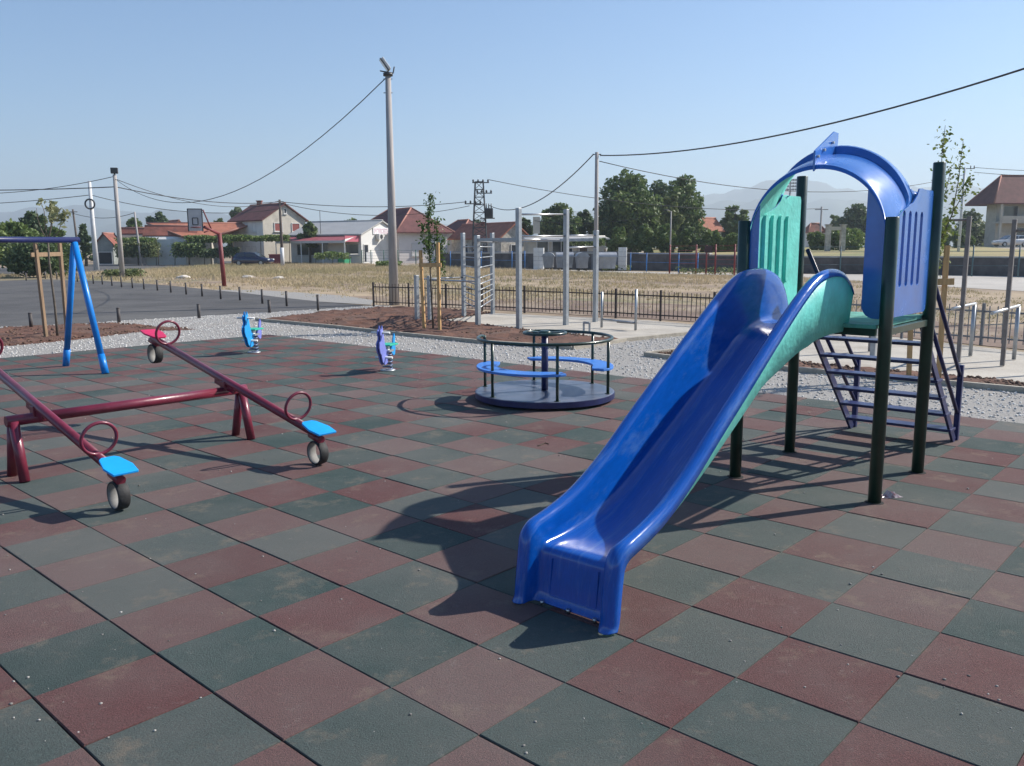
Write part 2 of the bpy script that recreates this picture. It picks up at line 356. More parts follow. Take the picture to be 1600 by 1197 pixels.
# ---- loose stones: gravel band, grit on the tiles
m_peb = mat('pebble', (.34, .32, .30), .9, attr=True, col2=(.78, .75, .71))
def vis_filter(P, xm=(-80, 1680)):
    q = np.column_stack([P, np.zeros(len(P))])-CAM; z = q@CF; x = 800+F*(q@CR)/z; y = 598.5-F*(q@CU)/z
    return P[(z > .5) & (x > xm[0]) & (x < xm[1]) & (y < 1300)]
gp = pts_in(grav, 230000); ex = np.ones(len(gp), bool)
for P in ([T(-13, -22.5), T(16.15, -22.5), T(16.15, 15), T(-13, 15)], bedA, bedB, bedC, pad1, pad2): ex &= ~inpoly(gp[:, 0], gp[:, 1], [(p[0], p[1]) for p in P])
gp = vis_filter(gp[ex]); gp = gp[(gp[:, 1] > 7)][:75000]
V, Fc, tn = pebbles(gp, .0165, -.027); o = scatter_mesh('gravel', V, Fc, tn, m_peb, quads=False); tag(o, 'loose pale gravel spread around the rubber play floor', 'gravel', kind='stuff')
rp = vis_filter(pts_in([T(-12, -22), T(16, -22), T(16, 14), T(-12, 14)], 5200))
edge = np.array([(p-Vector((GO.x, GO.y))).dot(Vector((GI.x, GI.y)))/TS for p in [Vector(q) for q in rp]])
keep = (rng.random(len(rp)) < .24) | (edge > 14.6); rp = rp[keep]
cl = np.vstack([np.array(G(x, y))[:2]+rng.normal(size=(n, 2))*s for x, y, n, s in ((1540, 1110, 34, .25), (60, 1130, 22, .2), (300, 1000, 14, .3), (1400, 1020, 18, .35), (600, 640, 10, .3))])
rp = np.vstack([rp, cl])
V, Fc, tn = pebbles(rp, .0066, -.001); o = scatter_mesh('grit', V, Fc, tn, mat('grit_stone', (.13, .12, .11), .9, attr=True, col2=(.42, .40, .37)), quads=False); tag(o, 'small stray stones scattered over the rubber tiles', 'grit', kind='stuff')
# soil clods
sp = np.vstack([pts_in(bedB, 6500), pts_in(bedA, 4200), pts_in(bedC, 3000)])
V, Fc, tn = pebbles(sp, .027, -.006); o = scatter_mesh('soil_clods', V, Fc, tn, mat('clod', (.085, .045, .03), .97, attr=True, col2=(.19, .12, .085)), quads=False); tag(o, 'clods and crumbs of red brown soil on the planting beds', 'soil', kind='stuff')
# ---- dry weeds of the field
def blades(P, h, w, lean=.35, k=7):
    n = len(P)*k; B = np.repeat(P, k, 0)+rng.normal(size=(n, 2))*.12; a = rng.random(n)*6.28
    hh = np.repeat(h if hasattr(h, '__len__') else np.full(len(P), h), k)*(.5+.7*rng.random(n)); l = hh*lean*rng.normal(size=(2, n))
    dx, dy = np.cos(a)*w*(.6+.8*rng.random(n)), np.sin(a)*w
    z = np.full(n, -.05)
    V = np.stack([np.stack([B[:, 0]-dx, B[:, 1]-dy, z], 1), np.stack([B[:, 0]+dx, B[:, 1]+dy, z], 1), np.stack([B[:, 0]+l[0], B[:, 1]+l[1], z+hh], 1)], 1).reshape(-1, 3)
    return V, np.arange(3*n).reshape(n, 3)
field = [G(-60, 436), G(60, 434), G(160, 436), G(300, 447), G(440, 461), G(560, 468), G(700, 476), G(900, 487), G(1100, 497), G(1300, 508), G(1660, 535), G(1660, 470), G(1500, 450), G(1240, 433), G(1070, 429), G(900, 425), G(760, 420.5), G(640, 415.5), G(420, 411), G(330, 415), G(230, 422), G(60, 429), G(-60, 431)]
fp = pts_in(field, 30000); dist = fp[:, 1]
noisev = np.sin(fp[:, 0]*.31+1.3)*np.sin(fp[:, 1]*.23)+.6*np.sin(fp[:, 0]*.9+fp[:, 1]*.7)
fp = fp[rng.random(len(fp)) < np.clip(.30+.42*noisev[:len(fp)]+(dist-35)*.008, .10, 1)]
hh = np.clip(.07+.0042*(fp[:, 1]-25), .05, .28)*(.6+.8*rng.random(len(fp)))
V, Fc = blades(fp, hh, .018)
tn = np.repeat(np.clip(np.repeat(.25+.35*np.sin(fp[:, 0]*.22+2)*np.sin(fp[:, 1]*.16+.5), 7)+.3*rng.random(len(fp)*7), 0, 1), 3)
m_weed = mat('weed', (.52, .41, .26), .9, attr=True, col2=(.31, .28, .14), trans=.25)
o = scatter_mesh('dry_weeds', V, Fc, tn, m_weed, quads=False); tag(o, 'straw coloured dry weeds covering the open field', 'weeds', kind='stuff')
# pale rubble in the field
for q, s, lab in (((388, 433), .35, 'pale rubble lump lying in the field left of the shop'), ((435, 435), .3, 'flat pale rubble lump in the field below the shop'), ((286, 434), .4, 'pale stone in the weeds left of the basketball hoop'), ((1320, 0), 0, '')):
    if not s: continue
    bm = bmesh.new(); bmesh.ops.create_icosphere(bm, subdivisions=2, radius=s)
    for v in bm.verts: v.co = Vector((v.co.x*(1+.5*random.random()), v.co.y*(.7+.4*random.random()), v.co.z*(.25+.3*random.random())))
    me = bpy.data.meshes.new('rubble'); bm.to_mesh(me); bm.free(); me.materials.append(mat('rubble', (.55, .5, .44), .95, var=.2, vscale=4, bump=.5, bscale=9))
    o = bpy.data.objects.new('rubble', me); COL.objects.link(o); o.location = G(*q); tag(o, lab, 'rubble')
# ================================================================== PLAYGROUND EQUIPMENT
m_blue = mat('slide_blue', (.002, .075, .37), .17, var=.12, vscale=5, coat=.25, bump=.03, bscale=9, rvar=.14, dirt=((.07, .17, .42), 1.0, .53, .78), rot=math.atan2(.754, .657), stretch=(.55, .035, .25))
m_panel = mat('panel_blue', (.03, .145, .48), .25, var=.15, vscale=4, coat=.35, bump=.04, bscale=11, rvar=.1)
m_mint = mat('mint_backing', (.14, .60, .53), .55, var=.14, vscale=6, bump=.25, bscale=26, rvar=.1)
m_green = mat('green_paint', (.006, .030, .020), .32, var=.3, vscale=6, coat=.2, bump=.05, bscale=40, dirt=((.03, .05, .04), 9, .6, .75))
m_navy = mat('navy_paint', (.013, .018, .085), .36, var=.25, vscale=6, bump=.05, bscale=40)
m_maroon = mat('maroon_paint', (.155, .016, .036), .36, var=.2, vscale=5, coat=.2, bump=.05, bscale=30, dirt=((.22, .07, .07), 8, .6, .78))
m_sky = mat('bright_blue_paint', (.003, .19, .60), .38, var=.12, vscale=5, coat=.15, bump=.04, bscale=30)
m_seat = mat('seat_blue', (.004, .33, .80), .45, var=.1, vscale=7)
m_seatr = mat('seat_red', (.55, .018, .09), .45, var=.1, vscale=7)
m_black = mat('black_rubber', (.018, .018, .019), .7, var=.3, vscale=20, bump=.15, bscale=60)
m_inner = mat('tyre_inside', (.19, .185, .175), .7, var=.2, vscale=14)
m_steel = mat('zinc_steel', (.36, .38, .40), .42, .55, var=.15, vscale=7)
m_white = mat('white_plastic', (.75, .75, .73), .45, var=.06, vscale=9)
m_bolt = mat('bolt_steel', (.5, .5, .5), .35, .9)
U = Vector((.754, -.657, 0)); Vv = Vector((.657, .754, 0)); SO = Vector((2.11, 5.98, 0))
def S(u, v, z): return SO+U*u+Vv*v+Vector((0, 0, z))
sl = thing('playground_slide', 'blue fibreglass slide with arched tower on four dark green posts', 'slide', S(0, .5, 0))
for u, v, h in ((-.52, 0, 1.94), (-.53, 1.04, 2.32), (.52, 0, 1.94), (.51, 1.03, 2.36)):
    b = MB(); b.tube([S(u, v, 0), S(u, v, h-.004), S(u, v, h)], [.044, .044, .040], 24); po = b.build('post', m_green, sl); b = MB(); b.tube([S(u, v, -.002), S(u, v, .0035)], [.064, .060], 20); b.build('tile_cut', m_sub, po)
# deck
b = MB(); b.obox(S(0, .52, 1.215), U*.47, Vv*.56, (0, 0, .014)); b.build('deck', mat('deck_board', (.09, .30, .24), .7, var=.3, vscale=8, bump=.2, bscale=50), sl, bevel=.004)
for a, c in (((-.46, .0), (.46, .0)), ((-.46, 1.04), (.46, 1.04)), ((.50, .06), (.50, .98)), ((-.50, .06), (-.50, .98))):
    b = MB(); b.bar(S(*a, 1.175), S(*c, 1.175), .04, .05); b.build('deck_beam', m_green, sl, bevel=.003)
# chute: stations (v_bed, z_bed, v_rim, z_rim, half width)
st = [(.07, 1.235, .05, 1.47, 0.223), (.0, 1.235, -.02, 1.535, 0.223), (-.18, 1.236, -.16, 1.592, 0.228), (-.36, 1.232, -.34, 1.606, 0.233), (-.52, 1.222, -.52, 1.592, 0.238), (-.66, 1.19, -.66, 1.55, 0.238), (-.80, 1.135, -.80, 1.485, 0.238), (-.98, 1.035, -.97, 1.39, 0.238), (-1.18, .925, -1.18, 1.262, 0.238), (-1.42, .79, -1.42, 1.112, 0.238),
      (-1.66, .655, -1.66, .962, 0.238), (-1.9, .525, -1.9, .808, 0.238), (-2.1, .425, -2.1, .674, 0.238), (-2.26, .36, -2.27, .575, 0.239), (-2.4, .32, -2.42, .502, 0.241), (-2.52, .296, -2.56, .455, 0.243), (-2.62, .286, -2.68, .425, 0.245), (-2.68, .283, -2.75, .410, 0.247), (-2.722, .277, -2.80, .388, 0.243), (-2.740, .262, -2.838, .345, 0.243), (-2.748, .245, -2.853, .28, 0.243), (-2.762, .15, -2.868, .18, 0.243), (-2.775, .06, -2.88, .08, 0.244), (-2.785, .03, -2.888, .035, 0.244), (-2.80, .012, -2.900, .012, 0.247)]
def chute_rows(st):
    rows = []
    for vb, zb, vr, zr, w in st:
        def P(u, f, dz=0):   # f: 0 bed .. 1 rim
            return S(u, vb+(vr-vb)*f, zb+(zr-zb)*f+dz)
        half = [(0, 0), (w-.125, 0), (w-.088, .015), (w-.066, .06), (w-.052, .16), (w-.038, .40), (w-.025, .70), (w-.014, .88), (w-.002, .965), (w+.022, 1.0), (w+.046, 1-.012/(zr-zb+.08)), (w+.058, 1-.035/(zr-zb+.08)), (w+.062, max(.4, 1-(.055+.035*max(0, min(1, -.6-vb)))/(zr-zb+.04)))]
        k_ = max(0., min(1., (-2.15-vb)/.4)); half = [(u if (u > w-.03 or u == 0) else w-(w-u)*(1-.38*k_), f) for u, f in half]; row = [P(-u, f) for u, f in half[::-1]]+[P(u, f) for u, f in half[1:]]
        rows.append(row)
    return rows
def smooth_st(st, k=3):
    A = np.array(st); out = []
    for i in range(len(A)-1):
        p0, p1, p2, p3 = A[max(i-1, 0)], A[i], A[i+1], A[min(i+2, len(A)-1)]
        for t in np.arange(k)/k: out.append(tuple(.5*((2*p1)+(-p0+p2)*t+(2*p0-5*p1+4*p2-p3)*t*t+(-p0+3*p1-3*p2+p3)*t**3)))
    out.append(tuple(A[-1])); return out
b = MB(); b.grid(chute_rows(smooth_st(st))); ch = b.build('chute', [m_blue, m_mint], sl, solid=(.012, 1, 1))
# check orientation so that the blue face looks up
me = ch.data; me.update(); nz = sum(p.normal.z*p.area for p in me.polygons)
if nz < 0: me.flip_normals()
ch.modifiers['solid'].offset = -1
# side skirts of the chute (mint gel-coat backing below the rolled rim)
for s in (-1, 1):
    rows = []
    for vb, zb, vr, zr, w in smooth_st([q for q in st if q[0] > -2.3]):
        e_ = max(0, min(1, (vb+1.15)/.5)); rows.append([S(s*(w+.052), vr, zr-.05-.03*max(0, min(1, -.6-vb))), S(s*(w+.04*e_+.0*(1-e_)), (vb+vr)/2, (zb+zr)/2-.01), S(s*(w+.02*e_-.045*(1-e_)), vb, zb-.055*e_-.004), S(s*(w-.10), vb, zb-.016)])
    b = MB(); b.grid(rows); b.build('side_skirt', m_mint, ch, solid=(.008, 0, 0))
# recessed frame on the front foot
b = MB()
for (u, z0, z1) in ((-.14, .05, .235), (.14, .05, .235)): b.bar(S(u, -2.775+.02*z0, z0), S(u, -2.757, z1), .006, .006)
b.bar(S(-.14, -2.778, .05), S(.14, -2.778, .05), .006, .006); b.build('moulded_rib', m_blue, ch, bevel=.003)
for u, v in ((-.16, -2.81), (0, -2.808), (.16, -2.81)):
    b = MB(); b.tube([S(u, v, .008), S(u, v, .026)], .011, 8); b.build('bolt', m_bolt, ch)
# side panels with pressed slots
def side_panel(u0, s):
    zb, zt = 1.265, 2.15
    out = [(.08, zb)]
    out += [(.90, zb), (.94, zb+.02), (.955, zb+.06), (.955, zt-.03), (.94, zt), (.72, zt), (.66, zt+.004), (.60, zt), (.56, 2.10), (.48, 2.05), (.3, 2.0), (.05, 1.90), (.02, 1.86), (.02, zb+.08), (.04, zb+.03)]
    bm = bmesh.new()
    def loop(pts, du=0): return [bm.verts.new(S(u0+s*du, v, z)) for v, z in pts]
    def ring(vs): return [bm.edges.new((vs[i], vs[(i+1) % len(vs)])) for i in range(len(vs))]
    eds = ring(loop(out)); slots = []
    for k in range(4):
        vc = .29+.135*k; hw = .031; z0, z1 = 1.50, 1.96
        pts = [(vc+hw*math.cos(a), z1+hw*math.sin(a)) for a in np.linspace(0, math.pi, 9)]+[(vc+hw*math.cos(a), z0+hw*math.sin(a)) for a in np.linspace(math.pi, 2*math.pi, 9)]
        L = loop(pts); eds += ring(L); slots.append((L, pts, vc))
    bmesh.ops.triangle_fill(bm, use_beauty=True, use_dissolve=False, edges=eds)
    for L, pts, vc in slots:
        in1 = loop([(vc+(v-vc)*.72, z+(-.006 if z > 1.7 else .006)) for v, z in pts], -.022); n = len(L)
        for i in range(n): bm.faces.new((L[i], L[(i+1) % n], in1[(i+1) % n], in1[i]))
        bm.faces.new(in1)
    bmesh.ops.recalc_face_normals(bm, faces=bm.faces[:])
    ref = U*s; tot = sum(f.normal.dot(ref)*f.calc_area() for f in bm.faces)
    if tot < 0: bmesh.ops.reverse_faces(bm, faces=bm.faces[:])
    o0 = ORG[sl.name]
    for v in bm.verts: v.co -= o0
    me = bpy.data.meshes.new('side_panel'); bm.to_mesh(me); bm.free(); me.materials.append(m_panel); me.materials.append(m_mint)
    o = bpy.data.objects.new('side_panel', me); COL.objects.link(o); o.parent = sl; ORG[o.name] = o0
    q = o.modifiers.new('solid', 'SOLIDIFY'); q.thickness = .009; q.offset = -1; q.material_offset = 1
    q = o.modifiers.new('bevel', 'BEVEL'); q.width = .004; q.segments = 2; q.limit_method = 'ANGLE'; q.angle_limit = rad(50)
    return o
pr_ = side_panel(.505, 1); pl_ = side_panel(-.505, -1); pl_['label'] = 'mint green inner face with four pressed slots'
# front flanges of the panels
for s, wd, par in ((1, .15, pr_), (-1, .085, pl_)):
    a = .497; i_ = a-wd; r = .09 if s > 0 else .05
    pts = [(a, 1.265), (i_+r, 1.265)]+[(i_+r-r*math.sin(t), 1.265+r-r*math.cos(t)) for t in np.linspace(.2, math.pi/2, 6)]+[(i_, 1.8)]+[(.484*math.cos(t), 1.795+.484*math.sin(t)) for t in np.linspace(math.acos(i_/.484), .12, 9)]+[(a, 1.85)]
    b = MB(); b.prism([S(s*u, .012, z) for u, z in pts], Vv*.012); b.build('front_flange', m_panel, par, bevel=.003)
# arched roof in two halves
prof = [(.0, .0), (.0, .0), (.0, .14), (.0, .14), (.02, .19), (.12, .34), (.24, .48), (.36, .61), (.47, .71), (.47, .71), (.475, .96), (.475, .96), (.50, 1.0), (.57, 1.0), (.62, .97), (.62, .97), (.62, .88), (.57, .9), (.51, .90), (.48, .64), (.36, .54), (.12, .26), (.03, .06)]
def earch(t): return .022+.182*max(0, math.sin(t))**1.25
def arch(t0, t1, name):
    rows = []
    for t in np.linspace(t0, t1, 22):
        e = earch(t)
        row = []
        for v, k in prof:
            sg = min(1., math.sin(t)/.5) if math.sin(t) > 0 else 0.; g_ = .1+.9*(sg*sg*(3-2*sg))**2; R = min(.482+k*e, .503/max(.2, abs(math.cos(t)))); row.append(S(R*math.cos(t)-.10*v*g_*math.sin(t), v*g_, 1.795+R*math.sin(t)))
        rows.append(row)
    b = MB(); b.grid(rows, closed=True); n_ = len(prof); b.m = [1 if (q % n_) >= 15 else 0 for q in range(len(b.f))]
    for r, fl in ((rows[0], 1), (rows[-1], 0)): b.add(r, [tuple(range(len(r)))[::-1 if fl else 1]])
    o = b.build(name, [m_panel, m_mint], sl)
    bm = bmesh.new(); bm.from_mesh(o.data); bmesh.ops.recalc_face_normals(bm, faces=bm.faces[:]); bm.to_mesh(o.data); bm.free()
    return o
for s in (-1, 1):
    rows = []
    for q in np.linspace(0, 1, 9):
        t = rad(24+15*q); R = .482+earch(t); A = (R*math.cos(t)-s*.058*math.sin(t), .56, 1.795+R*math.sin(t)); B = (.504, .60+.15*q, min(2.146, A[2]+.02)); row = []
        for f in np.linspace(0, 1, 7):
            k_ = math.sin(f*math.pi)*.03*q; row.append(S(s*(A[0]+(B[0]-A[0])*f-k_*.3), A[1]+(B[1]-A[1])*f, A[2]+(B[2]-A[2])*f-k_))
        rows.append(row)
    b = MB(); b.grid(rows); b.build('roof_shoulder', m_panel, pr_ if s > 0 else pl_, solid=(.006, 0, 0))
a1 = arch(0, math.pi/2+.045, 'roof_arch'); a2 = arch(math.pi/2+.06, math.pi, 'roof_arch')
b = MB(); b.prism([S(-.027-.1*v, v, z) for v, z in ((-.012, 2.262), (-.012, 2.40), (.44, 2.575), (.55, 2.575), (.54, 2.46), (.45, 2.42), (.1, 2.31))], U*.014); jf = b.build('joint_flange', m_panel, sl, bevel=.003)
for v, z in ((.03, 2.365), (.17, 2.42), (.38, 2.49)):
    b = MB(); b.tube([S(-.02-.1*v, v, z), S(.005-.1*v, v, z)], .010, 8); b.build('bolt', m_bolt, jf)
# ladder
for s, ub in ((-1, -.47), (1, .44)):
    b = MB(); b.bar(S(ub, 1.07, 1.21), S(ub, 2.38, .0), .022, .075); b.build('stringer', m_navy, sl, bevel=.003)
    b = MB(); b.box(S(ub-.0, 2.44, .345), (.045, .045, .69), math.atan2(U.y, U.x)); b.build('ladder_post', m_navy, sl, bevel=.003)
    for z0, z1 in ((1.72, .60), (1.38, .26)):
        b = MB(); b.tube([S(ub, 1.075, z0), S(ub, 2.42, z1)], .017, 12); b.build('handrail', m_navy, sl)
for k in range(7):
    f = (k+.25)/7.0; v = 1.09+1.29*f; z = 1.19*(1-f)
    b = MB(); b.bar(S(-.462, v, z), S(.432+.03*(k > 2), v, z), .165, .024); b.build('rung', m_navy, sl, bevel=.003)
# ---- seesaw
ss = thing('double_seesaw', 'maroon double seesaw with two tilted beams on one low tubular frame', 'seesaw', (-3.2, 7.1, 0))
def Q(i, j, z, o=Vector((-2.54, 7.80, 0))): return o+GI*i+GJ*j+Vector((0, 0, z))
AX = .46
b = MB(); b.tube([Q(-1.98, 0, AX), Q(.05, 0, AX)], .042, 18); ax = b.build('axle', m_maroon, ss)
for i in (-1.93, 0.0):
    for s in (-1, 1):
        b = MB(); b.tube([Q(i, s*.015, AX-.01), Q(i, s*.14, 0)], .038, 16); b.build('leg', m_maroon, ss)
def seesaw_beam(i0, tilt, half, red_far):
    c = Q(i0, 0, AX+.095); d = (GJ*math.cos(tilt)-Vector((0, 0, math.sin(tilt)))).normalized(); up = GI.cross(d); up = up if up.z > 0 else -up
    b = MB(); b.tube([c-d*half, c+d*half], .036, 16); bo = b.build('beam', m_maroon, ss)
    b = MB(); b.box(Q(i0, 0, AX+.045), (.09, .08, .10), yaw); b.bar(c-d*.17-up*.045, c+d*.17-up*.045, .05, .05, up=up); b.build('pivot_bracket', m_maroon, bo, bevel=.004)
    for s in (-1, 1):
        e = c+d*(s*half)
        # handle ring, standing across the beam
        rc = c+d*(s*(half-.31))+up*.145
        b = MB(); b.tube([rc+GI*(.12*math.cos(a))+up*(.118*math.sin(a)) for a in np.linspace(0, 2*math.pi, 33)[:-1]], .0125, 10, closed=True); b.build('handle_ring', m_maroon, bo)
        # seat plate
        p = c+d*(s*(half-.02))+up*.045; q = d*s
        pts = [p-q*.15-GI*.045, p-q*.12-GI*.07, p+q*.02-GI*.10, p+q*.14-GI*.085, p+q*.14+GI*.085, p+q*.02+GI*.10, p-q*.12+GI*.07, p-q*.15+GI*.045]
        b = MB(); b.prism(pts, up*.018); se = b.build('seat', m_seatr if (s < 0) else m_seat, bo, bevel=.004)
        # bumper: section of tyre hung under the seat, its hole facing along the axle
        wc = c+d*(s*(half-.02)); R = .100
        wc = Vector((wc.x, wc.y, wc.z-.052-R)); rows = []
        for a in np.linspace(0, 2*math.pi, 37)[:-1]:
            o = d*math.cos(a)+Vector((0, 0, 1))*math.sin(a); oo = Vector((o.x, o.y, 0)); ax_ = (GJ*math.cos(a)+Vector((0, 0, 1))*math.sin(a))
            rows.append([wc+ax_*(R-.014)-GI*.040, wc+ax_*(R-.004)-GI*.040, wc+ax_*R-GI*.034, wc+ax_*(R+.002), wc+ax_*R+GI*.034, wc+ax_*(R-.004)+GI*.040, wc+ax_*(R-.014)+GI*.040, wc+ax_*(R-.013)])
        b = MB(); n = 36
        vs = [p_ for r in rows for p_ in r]; fs = []; mi = []
        for k in range(n):
            k2 = (k+1) % n
            for j in range(8): fs.append((k*8+j, k*8+(j+1) % 8, k2*8+(j+1) % 8, k2*8+j)); mi.append(1 if j in (6, 7) else 0)
        b.add(vs, fs, 0, True); b.m = mi; w = b.build('tyre_bumper', [m_black, m_inner], bo)
        bm = bmesh.new(); bm.from_mesh(w.data); bmesh.ops.recalc_face_normals(bm, faces=bm.faces[:]); bm.to_mesh(w.data); bm.free()
        b = MB(); b.tube([c+d*(s*(half-.10))-up*.03, c+d*(s*(half+.045))-up*.03], .034, 14); b.build('end_tube', m_maroon, bo)
    return bo
half = 1.46
b1 = seesaw_beam(-.14, math.asin((AX+.095-.052-2*.100-.004)/half), half, True); b1['label'] = 'beam nearer the carousel, blue seat down and red seat up'
b2 = seesaw_beam(-1.75, math.asin((AX+.095-.052-2*.100-.004)/half), half, True); b2['label'] = 'nearer beam with its blue seat down'
# ---- swing frame
sw0 = Vector((-6.335, 12.42, 0)); swd = Vector((-.64, -.77, 0))
sw = thing('swing_frame', 'swing frame with bright blue splayed legs and navy top beam', 'swing', sw0)
f1, f2 = G(103, 572), G(165, 584); tz = 1.90
b = MB(); b.tube([sw0+Vector((0, 0, tz))-swd*.07, sw0+swd*3.3+Vector((0, 0, tz))], .042, 18); b.build('top_beam', m_navy, sw)
for off in (0, 3.15):
    for f in (f1, f2):
        g = f+swd*off; tp = sw0+swd*off+Vector((0, 0, tz-.02)); tp = tp+(g-tp)*.01
        b = MB(); b.tube([tp, g+(tp-g)*.145], .044, 18); lg = b.build('leg', m_sky, sw)
        b = MB(); b.tube([g+(tp-g)*.145, g], .049, 18); b.build('foot_sleeve', m_sky, lg)
# ---- merry-go-round
mc = Vector((.385, 9.80, 0)); MR = .80
mg = thing('merry_go_round', 'round carousel with blue deck, green handrail and two curved blue benches', 'carousel', mc)
def C(r, a, z): return mc+Vector((r*math.cos(rad(a)), r*math.sin(rad(a)), z))
def disc(name, prof, m, par, n=72):
    rows = [[C(r, 360*k/n, z) for k in range(n)] for r, z in prof]; b = MB(); b.grid(rows, closed=True, smooth=False); b.add(rows[-1], [tuple(range(n))]); o = b.build(name, m, par); return o
m_deck = mat('carousel_deck', (.12, .145, .20), .33, .35, var=.25, vscale=7, rvar=.12, bump=.1, bscale=60, dirt=((.22, .22, .26), 4, .5, .7))
disc('deck', [(.70, .035), (.79, .035), (MR+.01, .045), (MR+.01, .095), (MR, .10)], m_deck, mg)
disc('rim_skirt', [(MR+.004, .03), (MR+.018, .03), (MR+.018, .092), (MR+.004, .092)], m_navy, mg)
disc('base_drum', [(.60, .0), (.60, .036), (.55, .036)], m_black, mg)
pa = [38, 98, 158, 218, 278, 338]; RZ = .72
for a in pa:
    b = MB(); b.tube([C(.765, a, .095), C(.765, a, RZ)], .0175, 12); p = b.build('upright', m_green, mg)
    b = MB(); b.tube([C(.765, a, .098), C(.765, a, .106)], .035, 12); b.build('flange', m_green, p)
arc = [C(.765, 158, RZ-.14)]+[C(.765, 158, RZ-.03), C(.772, 160, RZ-.008)]+[C(.78, 163+t, RZ) for t in np.linspace(0, 288, 60)]+[C(.772, 454, RZ-.008), C(.765, 458, RZ-.03), C(.765, 458, RZ-.14)]
b = MB(); b.tube(arc, .0185, 12); b.build('handrail', m_green, mg)
def bench(a0, a1):
    n = 26; A = np.linspace(a0, a1, n); top = []
    def ring(ro, ri):
        L = []
        for k, a in enumerate(A):
            e = min(k, n-1-k)/3.0; t = min(1, e); s = (1-t)**2*.05
            L.append(C(ro-s, a, .37))
        for k, a in list(enumerate(A))[::-1]:
            e = min(k, n-1-k)/3.0; t = min(1, e); s = (1-t)**2*.05
            L.append(C(ri+s, a, .37))
        return L
    b = MB(); L = ring(.80, .56); n2 = len(L)
    vs = L+[p+Vector((0, 0, .028)) for p in L]; fs = []
    for k in range(n-1): fs += [(k, n2-1-k, n2-2-k, k+1)[::1], (n2+k, n2+k+1, 2*n2-2-k, 2*n2-1-k)]
    for k in range(n2): fs.append((k, (k+1) % n2, n2+(k+1) % n2, n2+k))
    b.add(vs, fs); o = b.build('bench', mat('bench_blue', (.045, .19, .58), .42, var=.12, vscale=6), mg, bevel=.005)
    bm = bmesh.new(); bm.from_mesh(o.data); bmesh.ops.recalc_face_normals(bm, faces=bm.faces[:]); bm.to_mesh(o.data); bm.free()
bench(150, 286); bench(-30, 105)
b = MB(); b.tube([C(0, 0, .09), C(0, 0, .76)], .040, 20); b.build('column', m_navy, mg)
b = MB(); b.tube([C(.245, a, .775) for a in np.linspace(0, 360, 49)[:-1]], .017, 10, closed=True); wh = b.build('hand_wheel', m_green, mg)
for a in (20, 140, 260):
    b = MB(); b.bar(C(.04, a, .775), C(.24, a, .775), .07, .012); b.build('spoke', m_green, wh, bevel=.003)
b = MB(); b.tube([C(0, 0, .755), C(0, 0, .79), C(0, 0, .80)], [.075, .075, .05], 20); b.build('hub', m_green, wh)
# ---- spring riders
def rider(name, label, base, heading, main, tail, sc=1.):
    t = thing(name, label, 'spring rider', base, group='spring riders by the gravel')
    d = Vector((math.cos(heading), math.sin(heading), 0)); n = Vector((-d.y, d.x, 0))
    def R(x, y, z): return base+d*(x*sc)+n*(y*sc)+Vector((0, 0, z*sc))
    b = MB(); b.tube([R(.075*math.cos(a), .075*math.sin(a), .02+.30*a/(2*math.pi*5)) for a in np.linspace(0, 2*math.pi*5, 90)], .0125*sc, 8); b.build('spring', mat('rider_spring', (.10, .13, .22), .4, .4), t)
    b = MB(); b.tube([base+Vector((0, 0, .0)), base+Vector((0, 0, .015)), base+Vector((0, 0, .022))], [.11, .11, .09], 16); b.build('base_plate', m_steel, t)
    b = MB(); b.box(R(0, 0, .335), (.20*sc, .16*sc, .03), heading); b.build('mount_plate', m_steel, t, bevel=.003)
    # front board: curved animal outline
    o = [(.02, .18), (.10, .13), (.20, .12), (.28, .18), (.33, .30), (.37, .33), (.41, .42), (.40, .50), (.34, .55), (.33, .60), (.36, .64), (.35, .70), (.30, .72), (.27, .78), (.245, .72), (.22, .66), (.20, .58), (.17, .46), (.12, .38), (.03, .35)]
    for y in (-.035, .01):
        b = MB(); b.prism([R(x, y, z) for x, z in o], n*(.022*sc)); b.build('front_board', main, t, bevel=.004)
    o2 = [(-.12, .34), (-.16, .30), (-.27, .22), (-.33, .24), (-.36, .34), (-.34, .44), (-.36, .54), (-.32, .60), (-.27, .52), (-.25, .44), (-.16, .40)]
    b = MB(); b.prism([R(x, -.012, z) for x, z in o2], n*(.024*sc)); b.build('tail_board', tail, t, bevel=.004)
    b = MB(); b.prism([R(x, y, .42) for x, y in ((.10, -.09), (.14, 0), (.10, .09), (-.18, .13), (-.22, .08), (-.22, -.08), (-.18, -.13))], (0, 0, .022)); b.build('seat', mat('rider_seat', (.02, .42, .28), .5), t, bevel=.004)
    b = MB(); b.box(R(.02, 0, .385), (.08, .07, .07), heading); b.build('seat_block', m_white, t, bevel=.006)
    b = MB(); b.tube([R(.27, -.16, .66), R(.27, .16, .66)], .017, 12); hb = b.build('handlebar', m_white, t)
    b = MB(); b.tube([R(.16, -.15, .24), R(.16, .15, .24)], .017, 12); b.build('footrest', m_white, t)
    return t
m_pur = mat('rider_purple', (.17, .20, .55), .5, var=.1, vscale=8); m_cy = mat('rider_cyan', (.01, .28, .66), .5, var=.1, vscale=8)
rider('spring_rider', 'purple blue spring rider with a cyan tail board and white handlebar', G(606, 579), rad(-103), m_pur, m_cy, .87)
rider('spring_rider', 'bright cyan spring rider farther back, near the swing', G(397, 551), rad(-97), m_cy, m_pur, .93)
